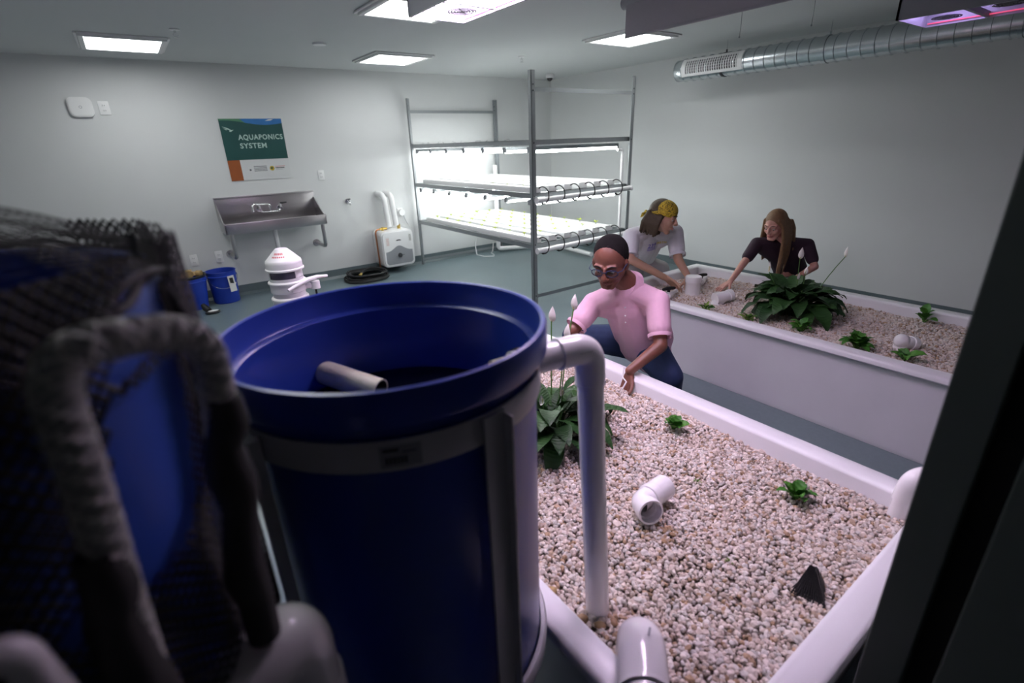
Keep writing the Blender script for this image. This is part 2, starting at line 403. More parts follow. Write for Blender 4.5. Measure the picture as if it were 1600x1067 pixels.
MB().lathe([(.001, .088), (.055, .088), (.055, .05), (.045, .042), (.001, .042)], (5.127, 6.034, CZ - .09), 24).build('mount', M['white_plastic'], t)
MB().sphere((5.127, 6.034, CZ - .05), .038, 18, 12).build('dome', M['dark_plastic'], t)

# ------------------------------------------------------------------ spiral duct
DX, DZ, DR = 5.1, 2.233, .104
t = thing('spiral_duct', (DX, 2., DZ - DR), 'round galvanised spiral air duct running along the right wall below the ceiling', 'duct')
d = MB(); yy = 3.80; prof = []
y = .16
while y < 3.72:
    prof += [(DR, y), (DR, y + .088), (DR + .007, y + .090), (DR + .007, y + .098)]; y += .10
prof += [(DR, 3.73), (DR, 3.845), (DR - .008, 3.852), (.001, 3.852)]
d.lathe(prof, (DX, 0, DZ), 48, axis='y'); d.build('duct_shell', M['galv'], t, smooth=50)
for y in (3.30, 2.34, 1.10):
    hb = MB().lathe([(DR + .004, -.012), (DR + .007, -.012), (DR + .007, .012), (DR + .004, .012)], (DX, y, DZ), 40, axis='y')
    hb.cyl((DX, y, DZ + DR + .004), (DX, y, DZ + DR + .03), .008, 8); hb.build('hanger_band', M['dark_plastic'] if y == 3.30 else M['galv'], t)
    wv = MB().tube([(DX, y, DZ + DR + .02), (DX, y, CZ)], .0025, 6); wv.build('hanger_wire', M['galv'], t)
g = thing('duct_grille', (DX - .1, 3.4, DZ - .02), 'white supply grille set into the side of the spiral duct near its end', 'vent')
A0, A1 = math.radians(140), math.radians(205)
def dp(a, y, r): return (DX + r * math.cos(a), y, DZ + r * math.sin(a))
fr = MB(); R0, R1 = DR + .004, DR + .012
def cpatch(mb, a0, a1, y0, y1, r0, r1, n=8):
    vs = []; 
    for i in range(n + 1):
        a = a0 + (a1 - a0) * i / n
        vs += [dp(a, y0, r0), dp(a, y1, r0), dp(a, y1, r1), dp(a, y0, r1)]
    fs = []
    for i in range(n):
        k = i * 4
        for q in range(4): fs.append((k + q, k + (q + 1) % 4, k + 4 + (q + 1) % 4, k + 4 + q))
    fs += [(0, 1, 2, 3), (n * 4 + 3, n * 4 + 2, n * 4 + 1, n * 4)]
    mb.add(vs, fs)
da = math.radians(13)
cpatch(fr, A0 - da, A0, 3.06, 3.74, R0, R1); cpatch(fr, A1, A1 + da, 3.06, 3.74, R0, R1)
cpatch(fr, A0, A1, 3.06, 3.11, R0, R1); cpatch(fr, A0, A1, 3.69, 3.74, R0, R1)
fr.build('frame', M['white_plastic'], g, smooth=30)
bk = MB(); cpatch(bk, A0, A1, 3.11, 3.69, DR + .001, DR + .003); bk.build('dark_backing', M['dark_plastic'], g)
for i in range(22):
    s_ = MB(); y0 = 3.118 + i * .0262; cpatch(s_, A0, A1, y0, y0 + .009, R0 - .001, R1 - .002, 4); s_.build('louvre_slat', M['white_plastic'], g, smooth=0)
for i in range(4):
    a = A0 + (A1 - A0) * (i + 1) / 5; s_ = MB(); cpatch(s_, a - .012, a + .012, 3.11, 3.69, R0 - .002, R1 - .004, 1); s_.build('cross_bar', M['white_plastic'], g, smooth=0)

# ------------------------------------------------------------------ hanging grey roller screen
t = thing('roller_screen', (2.66, 1.6, 2.15), 'dark grey roller screen hanging from the ceiling over the aisle between beds', 'screen')
MB().box((2.653, .55, 2.152), (2.659, 2.417, 2.33)).build('screen_cloth', M['screen'], t, smooth=0)
MB().box((2.648, .55, 2.146), (2.664, 2.417, 2.158), .003).build('bottom_bar', M['screen'], t)
MB().tube([(2.68, .5, 2.335), (2.68, 2.46, 2.335)], .032, 24).build('roller_tube', M['grey_plastic'], t)
for y in (.6, 2.3): MB().box((2.66, y, 2.36), (2.70, y + .03, CZ - .001)).build('bracket', M['grey_plastic'], t)
def wire(x, y, z0, label):
    one(MB().tube([(x, y, CZ), (x + .004, y, (CZ + z0) / 2), (x, y, z0)], .0022, 6).sphere((x, y, z0), .007, 8, 6), 'hanging_wire', M['rack'], label, 'wire', 'thin wires hanging from the ceiling')
wire(4.086, 2.55, 2.28, 'thin hanging wire nearest the end of the grey screen')
wire(4.10, 2.02, 2.27, 'thin hanging wire farther from the duct grille, above the long duct')

# ------------------------------------------------------------------ grow lights
def grow(x0, x1, y0, y1, z0, label, board='growpanel', deep=.15):
    t = thing('grow_light', ((x0 + x1) / 2, (y0 + y1) / 2, z0), label, 'grow light', 'overhead grow lights')
    h = MB(); T = .012; z1 = z0 + deep
    h.box((x0, y0, z0), (x0 + T, y1, z1)); h.box((x1 - T, y0, z0), (x1, y1, z1)); h.box((x0, y0, z0), (x1, y0 + T, z1)); h.box((x0, y1 - T, z0), (x1, y1, z1))
    h.box((x0, y0, z1 - .01), (x1, y1, z1)); h.build('housing', M['grey_plastic'], t, smooth=0)
    n = 2; L = (y1 - y0 - 2 * T) / n
    for i in range(n):
        ya = y0 + T + i * L + .012; yb = ya + L - .024
        MB().box((x0 + T + .01, ya, z0 + deep - .10), (x1 - T - .01, yb, z0 + deep - .095)).build('led_board', M[board], t, smooth=0)
        fcx, fcy = (x0 + x1) / 2 - .045 + .09 * i, (ya + yb) / 2
        fg = MB()
        for r in (.018, .031, .044, .057): fg.lathe([(r, 0), (r + .0065, 0), (r + .0065, .004), (r, .004), (r, 0)], (fcx, fcy, z0 + .012), 28)
        for k in range(4):
            a = PI / 4 + k * PI / 2; fg.tube([(fcx, fcy, z0 + .014), (fcx + .065 * math.cos(a), fcy + .065 * math.sin(a), z0 + .014)], .003, 5)
        f_ = fg.build('fan_grille', M['dark_plastic'], t, smooth=0)
        MB().lathe([(.001, 0), (.013, 0), (.013, .012), (.001, .012)], (fcx, fcy, z0 + .012), 16).build('fan_hub', M['dark_plastic'], f_, smooth=0)
    MB().box((x1 - T - .009, y0 + T + .01, z0 + .012), (x1 - T - .003, y1 - T - .01, z0 + (.028 if board == 'growpanel' else .018))).build('pink_strip', M['growpink' if board == 'growpanel' else 'growred'], t, smooth=0)
    if board == 'growpanel': MB().box((x0 + T + .003, y0 + T + .01, z0 + .012), (x0 + T + .009, y1 - T - .01, z0 + .028)).build('pink_strip', M['growpink'], t, smooth=0)
    MB().box((x0 + T, (y0 + y1) / 2 - .008, z0 + .004), (x1 - T, (y0 + y1) / 2 + .008, z0 + .03)).build('divider', M['grey_plastic'], t, smooth=0)
    for (xx, yy_) in ((x0 + .03, y0 + .03), (x1 - .03, y0 + .03), (x0 + .03, y1 - .03), (x1 - .03, y1 - .03)):
        MB().tube([(xx, yy_, z1), ((x0 + x1) / 2, (y0 + y1) / 2, CZ)], .0015, 5).build('hanger_wire', M['rack'], t)
    return t
grow(1.155, 1.44, 1.76, 2.30, 2.10, 'pink glowing grow light with two fans hung over the near gravel bed')
gr = grow(3.40, 3.80, .70, 1.25, 2.10, 'dark housed grow light with violet lamps above the far gravel bed', 'dark_plastic', .20)
for i in range(5):
    for j in range(3): MB().sphere((3.56 + j * .07, .99 + i * .050, 2.155), .011, 10, 6).build('led_lamp', M['growblue'], gr)
grow(1.155, 1.44, .80, 1.34, 2.10, 'grow light over the near end of the foreground bed, in line with the visible one')
panel(-.10, 1.62, .43, 2.14, 'ceiling light above the two blue tanks')

# ------------------------------------------------------------------ back wall fittings
def outlet(x0, x1, z0, z1, label, kind='outlet'):
    cx, cz = (x0 + x1) / 2, (z0 + z1) / 2
    t = thing('wall_outlet', (cx, YB, z0), label, 'outlet', 'white wall outlets')
    MB().box((x0, YB - .008, z0), (x1, YB - .0005, z1), .003).build('cover_plate', M['white_plastic'], t)
    for s_ in (-1, 1):
        q = MB().box((cx - .016, YB - .011, cz + s_ * .022 - .013), (cx + .016, YB - .0075, cz + s_ * .022 + .013), .002).build('socket', M['white_plastic'], t)
        MB().box((cx - .008, YB - .0118, cz + s_ * .022 - .004), (cx - .005, YB - .0105, cz + s_ * .022 + .006)).box((cx + .005, YB - .0118, cz + s_ * .022 - .004), (cx + .008, YB - .0105, cz + s_ * .022 + .006)).build('slot', M['ink'], q, smooth=0)
outlet(-.045, .04, 1.955, 2.075, 'white wall outlet beside the round-cornered router')
outlet(1.895, 1.97, 1.23, 1.342, 'white wall outlet right of the poster above the sink')
outlet(.352, .428, .415, .537, 'low wall outlet above the bucket of gloves')
outlet(.603, .68, .415, .543, 'low wall outlet above the empty blue bucket')
t = thing('wall_router', (-.18, YB, 1.935), 'white square router with rounded corners high on the back wall', 'router')
rb = MB()
pts = []
for (qx, qz, a0) in ((-.09 + .04, 1.936 + .04, 1.5), (-.09 - .0 + .0, 0, 0),): pass
def rrect(x0, x1, z0, z1, r, n=6):
    out = []
    for (cx, cz, a0) in ((x1 - r, z1 - r, 0), (x0 + r, z1 - r, PI / 2), (x0 + r, z0 + r, PI), (x1 - r, z0 + r, 1.5 * PI)):
        for k in range(n + 1): a = a0 + PI / 2 * k / n; out.append((cx + r * math.cos(a), cz + r * math.sin(a)))
    return out
rb.prism(rrect(-.272, -.085, 1.936, 2.106, .045), YB - .03, YB - .001, 'xz'); rb.prism(rrect(-.262, -.095, 1.946, 2.096, .04), YB - .038, YB - .03, 'xz')
rb.build('router_body', M['white_plastic'], t, smooth=50)
MB().lathe([(.009, 0), (.012, 0), (.012, .002), (.009, .002), (.009, 0)], (-.18, YB - .0405, 2.02), 20, axis='y').build('emblem_ring', M['grey_plastic'], t)

# poster
PX0, PX1, PZ0, PZ1 = .945, 1.585, 1.280, 1.919
t = thing('poster', (1.265, YB, PZ0), 'green aquaponics system poster on the back wall above the sink', 'poster')
MB().box((PX0, YB - .008, PZ0), (PX1, YB - .001, PZ1)).build('backing_board', M['poster_white'], t, smooth=0)
def flat(pts, yy_, name, m_): MB().prism(pts, yy_ - .0004, yy_, 'xz').build(name, m_, t, smooth=0)
zm = 1.496
wave = [(PX0 + (PX1 - PX0) * i / 20, 1.883 - .020 * math.sin(i / 20 * 5.2 + 4.2) - .012 * (i / 20)) for i in range(21)]
flat([(PX0, zm), (PX1, zm)] + wave[::-1], YB - .0082, 'green_field', M['poster_green'])
flat(wave[8:] + [(PX1, PZ1), (wave[8][0] - .05, PZ1)], YB - .0083, 'blue_wave', M['poster_blue'])
flat(wave[:9] + [(wave[8][0] - .05, PZ1), (PX0, PZ1)], YB - .0082, 'leaf_wave', M['poster_lime'])
flat([(1.41, 1.895), (1.45, 1.912), (1.50, 1.914), (1.47, 1.898)], YB - .0090, 'glint', M['poster_white'])
flat([(PX0, PZ0), (PX0 + .125, PZ0), (PX0 + .125, zm), (PX0, zm)], YB - .0082, 'orange_block', M['poster_orange'])
flat([(.965, 1.842), (1.02, 1.825), (1.05, 1.805), (1.075, 1.807), (1.045, 1.787), (1.028, 1.790), (1.036, 1.802), (1.01, 1.815)], YB - .0088, 'fish_shape', M['poster_text'])
flat([(.97, 1.826), (1.0, 1.815), (1.015, 1.806), (1.0, 1.806)], YB - .0088, 'fin_shape', M['poster_text'])
for body, x, z in (('AQUAPONICS', 1.105, 1.705), ('SYSTEM', 1.105, 1.617)):
    vs, fs = text_verts(body, .074, .0016); mx = max(v.x for v in vs); k = (.462 if body == 'AQUAPONICS' else .275) / mx
    MB().add([(x + v.x * k, YB - .0092, z + v.y) for v in vs], fs).build('lettering', M['poster_text'], t, smooth=0)
em = MB().lathe([(.001, 0), (.026, 0), (.026, .0006), (.001, .0006)], (1.39, YB - .0092, 1.395), 20, axis='y').build('round_emblem', M['gold'], t, smooth=0)
flat([(1.372, 1.392), (1.392, 1.384), (1.398, 1.404), (1.384, 1.410)], YB - .0098, 'emblem_leaf', M['poster_green'])
for (x, z, ln, h, mm) in ((1.427, 1.412, .105, .005, M['red_ink']), (1.427, 1.392, .095, .011, M['ink']), (1.427, 1.377, .07, .004, M['grey_plastic'])):
    q = MB(); xx = x
    while xx < x + ln:
        ww = random.uniform(.006, .011); q.box((xx, YB - .0088, z), (xx + ww, YB - .0083, z + h)); xx += ww + .003
    q.build('small_print', mm, t, smooth=0)
q = MB()
for rr in range(4):
    xx = 1.20
    while xx < 1.335: q.box((xx, YB - .0088, 1.37 + rr * .016), (xx + .008, YB - .0083, 1.378 + rr * .016)); xx += .0115
q.build('grey_print', M['galv'], t, smooth=0)
flat([(1.150, 1.378), (1.168, 1.378), (1.168, 1.396), (1.150, 1.396)], YB - .0088, 'print_mark', M['galv'])

# sink
SX0, SX1, SY = .72, 1.797, 6.19
t = thing('wall_sink', (1.26, YB, .75), 'long stainless steel wall hung hand sink under the poster', 'sink')
MB().box((SX0, YB - .02, .83), (SX1, YB - .001, 1.115), .003).box((SX0, YB - .045, 1.10), (SX1, YB - .001, 1.118), .003).build('backsplash', M['steel'], t)
bs = MB()
bs.box((SX0, SY, .755), (SX1, SY + .02, .865), .006); bs.box((SX0, SY, .755), (SX0 + .018, YB - .02, .865), .004); bs.box((SX1 - .018, SY, .755), (SX1, YB - .02, .865), .004)
bs.box((SX0 + .01, SY + .01, .755), (SX1 - .01, YB - .02, .765)); bs.build('basin', M['steel'], t)
for sx, sg in ((SX0, 1), (SX1 - .012, 1)):
    se = MB().prism([(YB - .02, .865), (SY + .01, .865), (SY + .09, .875), (YB - .02, 1.05)], sx, sx + .012, 'yz'); se.build('end_splash', M['steel'], t, smooth=0)
for x in (.775, 1.752):
    lg = MB().tube(round_path([(x, 6.24, .756), (x, 6.24, .49), (x - .01, YB - .002, .49)], .06, 6), .021, 14)
    lg.lathe([(.001, -.012), (.042, -.012), (.045, 0), (.001, 0)], (x - .01, YB - .001, .49), 20, axis='y')
    lg.build('support_leg', M['steel'], t)
MB().cyl((1.245, 6.38, .755), (1.245, 6.38, .32), .024, 18).tube(round_path([(1.245, 6.38, .40), (1.245, 6.38, .30), (1.245, YB - .002, .34)], .05), .022, 14).build('drain_pipe', M['pvc'], t)
MB().lathe([(.001, 0), (.04, 0), (.035, .018), (.001, .018)], (1.245, 6.38, .737), 20).build('drain_flange', M['chrome'], t)
fx, fz = 1.27, .955
fc = thing('wall_faucet', (fx, YB - .02, fz - .03), 'chrome two handle wall faucet with long swing spout above the sink', 'faucet')
yy = 6.50
bd = MB().tube(round_path([(1.155, yy, fz), (1.18, yy, fz - .03), (1.36, yy, fz - .03), (1.385, yy, fz)], .03), .012, 12)
for x in (1.155, 1.385):
    bd.cyl((x, YB - .022, fz), (x, yy - .02, fz), .014, 14); bd.cyl((x, yy, fz - .015), (x, yy, fz + .05), .013, 12); bd.lathe([(.001, -.006), (.028, -.006), (.028, 0), (.001, 0)], (x, YB - .021, fz), 16, axis='y')
bd.build('faucet_body', M['chrome'], fc)
for x, a in ((1.155, PI * .9), (1.385, .15)):
    MB().tube([(x, yy, fz + .056), (x + .065 * math.cos(a), yy - .04, fz + .064)], [.011, .008], 10).build('lever_handle', M['chrome'] if x < 1.2 else M['dark_plastic'], fc)
MB().tube(round_path([(1.27, yy, fz - .03), (1.268, yy - .005, fz + .055), (1.085, yy - .10, fz + .075), (1.062, yy - .115, fz + .06), (1.06, yy - .117, fz - .0)], .025), .010, 12).build('spout', M['chrome'], fc)
MB().cyl((1.06, yy - .117, fz + .03), (1.06, yy - .117, fz - .005), .014, 14).build('aerator', M['chrome'], fc)

# hose bib
t = thing('hose_spigot', (2.207, YB, .90), 'small chrome hose spigot on the back wall right of the sink', 'spigot')
MB().lathe([(.001, -.008), (.032, -.008), (.034, 0), (.001, 0)], (2.207, YB - .001, .95), 18, axis='y').tube(round_path([(2.207, YB - .005, .95), (2.207, YB - .065, .95), (2.215, YB - .085, .91)], .03), .012, 12).build('spigot_body', M['chrome'], t)
MB().cyl((2.207, YB - .05, .955), (2.207, YB - .055, .975), .006, 8).tube([(2.185, YB - .055, .98), (2.229, YB - .055, .98)], .007, 8).build('tap_handle', M['dark_plastic'], t)

# water heater
t = thing('water_heater', (2.70, 6.4, .09), 'small white box water heater with grey wave front by the rack', 'water heater')
hb = MB(); HX0, HX1, HY0, HY1, HZ0, HZ1 = 2.475, 2.92, 6.27, YB - .012, .085, .555
hb.prism(rrect(HX0, HX1, HZ0, HZ1, .06), HY0 + .02, HY1, 'xz'); hb.prism(rrect(HX0 + .012, HX1 - .012, HZ0 + .012, HZ1 - .012, .05), HY0, HY0 + .02, 'xz')
hb.build('heater_case', M['white_plastic'], t, smooth=50)
wv = []
for i in range(17):
    u = i / 16; wv.append((HX0 + .035 + (HX1 - HX0 - .07) * u, .31 + .045 * math.exp(-((u - .5) / .25) ** 2) * 1.6 - .02))
gp = [(HX0 + .035, HZ0 + .06)] + [(HX0 + .06, HZ0 + .035), (HX1 - .06, HZ0 + .035), (HX1 - .035, HZ0 + .06)] + wv[::-1]
MB().prism(gp, HY0 - .005, HY0, 'xz').build('grey_front_panel', M['grey_plastic'], t, smooth=0)
kn = MB().lathe([(.001, -.022), (.026, -.022), (.030, 0), (.001, 0)], (2.70, HY0 - .005, .235), 22, axis='y').build('dial_knob', M['dark_plastic'], t)
MB().box((2.727, HY0 - .007, .233), (2.765, HY0 - .005, .238)).build('dial_mark', M['dark_plastic'], kn, smooth=0)
MB().prism([(2.665 + .0 + .075 * (1 - math.cos(k / 12 * PI)) / 2 * 1.0, .425 + .016 * math.sin(k / 12 * PI)) for k in range(13)], HY0 - .002, HY0, 'xz').build('dark_badge', M['ink'], t, smooth=0)
lb = MB().box((2.525, HY0 - .0015, .37), (2.572, HY0, .485)).build('warning_label', M['paper'], t, smooth=0)
q = MB()
for i in range(7): q.box((2.530, HY0 - .0022, .38 + i * .014), (2.567, HY0 - .0015, .3825 + i * .014))
q.build('fine_print', M['red_ink'], lb, smooth=0)
lb = MB().box((2.848, HY0 - .0015, .40), (2.885, HY0, .50)).build('rating_label', M['paper'], t, smooth=0)
q = MB()
for i in range(6): q.box((2.852, HY0 - .0022, .41 + i * .014), (2.881, HY0 - .0015, .414 + i * .014))
q.build('fine_print', M['ink'], lb, smooth=0)
MB().tube(round_path([(2.62, 6.42, .57), (2.48, 6.42, .575), (2.458, 6.42, .54), (2.458, 6.40, .06)], .02), .010, 10).build('copper_pipe', M['copper'], t)
MB().cyl((2.56, 6.42, .553), (2.56, 6.42, .60), .016, 12).cyl((2.52, 6.42, .578), (2.62, 6.42, .578), .015, 12).cyl((2.80, 6.44, .553), (2.80, 6.44, .61), .022, 12).build('brass_fitting', M['brass'], t)
t2 = None
for i, (x, xt) in enumerate(((2.66, 2.635), (2.765, 2.735))):
    one(MB().tube(round_path([(x, 6.44, .60 if i else .59), (xt, 6.44, 1.0), (xt - .02, YB - .003, 1.01)], .07, 8), .036, 20), 'insulated_pipe', M['white_plastic'],
        ('left' if i == 0 else 'right') + ' of two white insulated pipes rising from the water heater into the wall', 'pipe', 'insulated pipes above the water heater')
t = thing('wall_plug', (2.91, YB, .70), 'round white plug and socket on the wall above the heater', 'plug')
MB().box((2.865, YB - .01, .69), (2.945, YB - .001, .80), .004).build('cover_plate', M['white_plastic'], t)
MB().cyl((2.915, YB - .01, .745), (2.915, YB - .055, .745), .042, 24).build('plug_body', M['white_plastic'], t)
MB().tube([(2.93, YB - .05, .71), (2.945, YB - .05, .66), (2.97, YB - .05, .60), (2.99, YB - .05, .575)], .0035, 6).build('cord', M['grey_plastic'], t)

# coiled hose on the floor
hs = MB(); pts = []
cx, cy = 2.21, 6.27
for i in range(7 * 40):
    a = i / 40 * 2 * PI; r = .235 + .045 * math.sin(i * .021 + 1) + .012 * math.sin(a * 2.1); pts.append((cx + r * math.cos(a) * 1.0, cy + r * math.sin(a) * .98, .014 + .011 * (i / 40) + .006 * math.sin(a * 3)))
pts += [(2.38, 6.30, .11), (2.30, 6.34, .12), (2.2, 6.28, .11), (2.1, 6.15, .10)]
hs.tube(pts, .0125, 8)
t = thing('garden_hose', (cx, cy, 0), 'black garden hose coiled on the floor below the spigot', 'hose')
hs.build('hose_tube', M['black'], t)
MB().cyl((2.1, 6.15, .10), (2.06, 6.10, .09), .018, 12).build('brass_coupling', M['brass'], t)
cx, cy, ang = 2.21, 6.27, 0
# ------------------------------------------------------------------ blue buckets
def bucket(cx, cy, label, rt=.15, rb_=.128, h=.36):
    t = thing('blue_bucket', (cx, cy, 0), label, 'bucket', 'blue buckets by the back wall')
    MB().lathe([(.001, .002), (rb_, .002), (rb_ + .004, .01), (rt - .004, h - .06), (rt + .006, h - .058), (rt + .006, h - .050), (rt - .002, h - .045), (rt - .001, h - .006), (rt + .007, h - .003), (rt + .004, h), (rt - .004, h - .002), (rt - .009, h - .06), (rb_ - .006, .012), (.001, .012)], (cx, cy, 0), 40).build('bucket_wall', M['blue_bucket'], t)
    return t
B2 = (.60, 6.40)
t = bucket(*B2, 'empty blue bucket with a hanging white tag and wire handle under the sink end')
hp = [(B2[0] + .155 * math.cos(a), B2[1] - .155 * abs(math.sin(a)) * .98 - .004, .31 - .13 * math.sin(a)) for a in [PI * k / 16 for k in range(17)]]
ha = MB().tube([(p[0], p[1], p[2]) for p in hp], .0025, 6).build('wire_handle', M['galv'], t)
MB().cyl(hp[4], hp[6], .010, 10).build('grip', M['white_plastic'], ha)
tg = MB().add([(.635, 6.242, .31), (.700, 6.256, .315), (.705, 6.246, .14), (.640, 6.232, .135), (.635, 6.240, .31), (.700, 6.254, .315), (.705, 6.244, .14), (.640, 6.230, .135)],
    [(0, 1, 2, 3), (7, 6, 5, 4), (0, 4, 5, 1), (1, 5, 6, 2), (2, 6, 7, 3), (3, 7, 4, 0)]).build('white_tag', M['paper'], t, smooth=0)
MB().add([(.650, 6.240, .29), (.688, 6.2475, .29), (.690, 6.243, .225), (.652, 6.235, .235)], [(0, 1, 2, 3)]).build('tag_print', M['ink'], tg, smooth=0)
B1 = (.285, 6.33)
t = bucket(*B1, 'blue bucket heaped with tan work gloves and lined in black', .16, .115, .36)
MB().lathe([(.150, .33), (.165, .352), (.169, .364), (.160, .372), (.150, .362), (.148, .33)], (*B1, 0), 40).build('black_liner', M['black'], t)
def glove(cx, cy, z, a, label):
    g_ = MB(); c, s_ = math.cos(a), math.sin(a)
    def L(x, y, z_): return (cx + c * x - s_ * y, cy + s_ * x + c * y, z + z_)
    rot = Matrix.Rotation(a, 3, 'Z')
    g_.sphere(L(0, 0, .02), (.055, .042, .022), 14, 8, rot)
    g_.tube([L(-.04, 0, .02), L(-.09, 0, .012)], [.034, .040], 12)
    for k in range(4): g_.tube([L(.03, -.028 + k * .019, .02), L(.075, -.034 + k * .023, .026), L(.10, -.036 + k * .024, .016)], [.012, .011, .008], 8)
    g_.tube([L(-.005, .035, .02), L(.03, .065, .02)], [.013, .009], 8)
    one(g_, 'work_glove', M['gloves'], label, 'glove', 'tan work gloves in the bucket')
glove(.27, 6.31, .345, .5, 'tan work glove in the bucket, lowest of the heap')
glove(.33, 6.36, .355, 2.6, 'tan work glove crossing the heap in the bucket')
glove(.29, 6.30, .385, 1.6, 'tan work glove on top of the heap in the bucket')
MB()
t = thing('black_scoop', (.36, 6.03, 0), 'small black handled brush with a white pad on the floor by the buckets', 'brush')
MB().tube([(.33, 6.08, .09), (.35, 6.05, .05), (.37, 6.0, .03)], [.02, .035, .03], 12).build('handle', M['black'], t)
MB().sphere((.40, 5.98, .018), (.075, .045, .017), 20, 8).build('brush_head', M['black'], t)
MB().sphere((.405, 5.975, .031), (.052, .028, .007), 18, 8).build('white_pad', M['white_plastic'], t)

# ------------------------------------------------------------------ steel shelving rack
RX0, RX1, RY0, RY1 = 3.115, 4.50, 3.925, 6.50
rack = thing('grow_rack', ((RX0 + RX1) / 2, (RY0 + RY1) / 2, 0), 'tall open grey steel rack carrying the two trays of growing channels', 'rack')
def post(x, y, sx, sy, h):
    p = MB(); p.box((x, y, 0), (x + sx * .045, y + sy * .004, h)); p.box((x, y, 0), (x + sx * .004, y + sy * .045, h))
    q = p.build('post', M['rack'], rack, smooth=0)
    bo = MB()
    for z in (.09, .62, 1.09, 1.57, 2.01, 2.06):
        if z < h: bo.cyl((x + sx * .022, y - sy * .004, z), (x + sx * .022, y + sy * .006, z), .007, 8)
    bo.build('bolt', M['dark_plastic'], q, smooth=0)
post(RX0, RY0, 1, 1, 2.175); post(RX1, RY0, -1, 1, 2.175); post(RX0, RY1, 1, -1, 2.145); post(RX1, RY1, -1, -1, 2.145)
LV = (.60, 1.09, 1.575)
for z in LV:
    for x in (RX0 + .005, RX1 - .008):
        sg = 1 if x < 4 else -1
        MB().box((x, RY0 + .005, z - .022), (x + .003, RY1 - .005, z + .022)).box((x, RY0 + .005, z + .019), (x + sg * .03, RY1 - .005, z + .022)).build('side_beam', M['rack'], rack, smooth=0)
    for y in (RY0 + .046, RY1 - .05):
        MB().box((RX0 + .009, y, z - .022), (RX1 - .009, y + .003, z + .022)).box((RX0 + .009, y, z + .019), (RX1 - .009, y + .028, z + .022)).build('cross_beam', M['rack'], rack, smooth=0)
for y in (RY0 + .005, RY1 - .008):
    for z in (2.02, .085 if y < 5 else .07):
        z2 = z if y < 5 else z - (.03 if z > 1 else 0)
        MB().box((RX0 + .009, y, z2 - .018), (RX1 - .009, y + .003, z2 + .018)).build('end_bar', M['rack'], rack, smooth=0)
for z in LV[:2]:
    for y in (4.55, 5.2, 5.85):
        MB().box((RX0 + .012, y, z - .018), (RX1 - .012, y + .03, z + .012)).build('support_bar', M['rack'], rack, smooth=0)

# growing channels with drain hoses
CHX = [3.205 + i * .208 for i in range(6)]
ordinal = ['nearest the left side', 'second from the left', 'third from the left', 'fourth from the left', 'fifth from the left', 'farthest right']
seed_pts = []
for li, (z, tn) in enumerate(((1.115, 'upper'), (.625, 'lower'))):
    for i, x in enumerate(CHX):
        t = thing('growing_channel', (x, 5.1, z), 'white growing channel on the %s rack tray, %s' % (tn, ordinal[i]), 'channel', 'white growing channels on the %s tray' % tn)
        y0, y1 = 3.99, 6.30
        MB().box((x - .052, y0, z), (x + .052, y1, z + .045), .004).build('channel_body', M['white_plastic'], t)
        ld = MB().box((x - .048, y0 + .03, z + .0445), (x + .048, y1 - .03, z + .052), .002).build('lid', M['white_plastic'], t)
        MB().box((x - .055, y0 - .012, z - .002), (x + .055, y0 + .02, z + .056), .005).build('end_cap', M['white_plastic'], t)
        n = 8
        hm = MB()
        for k in range(n):
            yy = y0 + .20 + k * .27; hm.lathe([(.001, 0), (.014, 0), (.016, .003), (.012, .004), (.001, .002)], (x, yy, z + .051), 10)
            if li == 1 or (k < 3 and i % 2 == 0): seed_pts.append((x, yy, z + .055, li, i, k))
        hm.build('planting_cups', M['grey_plastic'] if li else M['white_plastic'], t, kind='stuff')
        # looping black hose
        hp = [(x + .03, y0 - .01, z + .04), (x + .045, y0 - .05, z + .055), (x + .06, y0 - .10, z + .03), (x + .062, y0 - .125, z - .03), (x + .045, y0 - .115, z - .085), (x + .012, y0 - .095, z - .10), (x - .02, y0 - .085, z - .075), (x - .035, y0 - .085, z - .055)]
        sm = []
        for q in range(len(hp) - 1):
            a = V(hp[max(q - 1, 0)]); b_ = V(hp[q]); c = V(hp[q + 1]); d_ = V(hp[min(q + 2, len(hp) - 1)])
            for k in range(5):
                u = k / 5; sm.append(.5 * ((2 * b_) + (c - a) * u + (2 * a - 5 * b_ + 4 * c - d_) * u * u + (3 * b_ - a - 3 * c + d_) * u ** 3))
        sm.append(V(hp[-1]))
        hq = MB().tube(sm, .0058, 8).build('hose_loop', M['black'], t)
        MB().cyl((x + .012, y0 - .095, z - .10), (x - .014, y0 - .087, z - .082), .010, 8).build('hose_clip', M['black'], hq)
    one(MB().tube([(3.14, 3.895, z - .065), (4.47, 3.895, z - .045)], .026, 18).cyl((3.135, 3.895, z - .065), (3.15, 3.895, z - .065), .031, 16).cyl((4.455, 3.895, z - .045), (4.48, 3.895, z - .045), .031, 16), 'drain_pipe', M['pvc'],
        'white drain pipe across the front of the %s tray, under the hose loops' % tn, 'pipe', 'drain pipes of the rack trays')
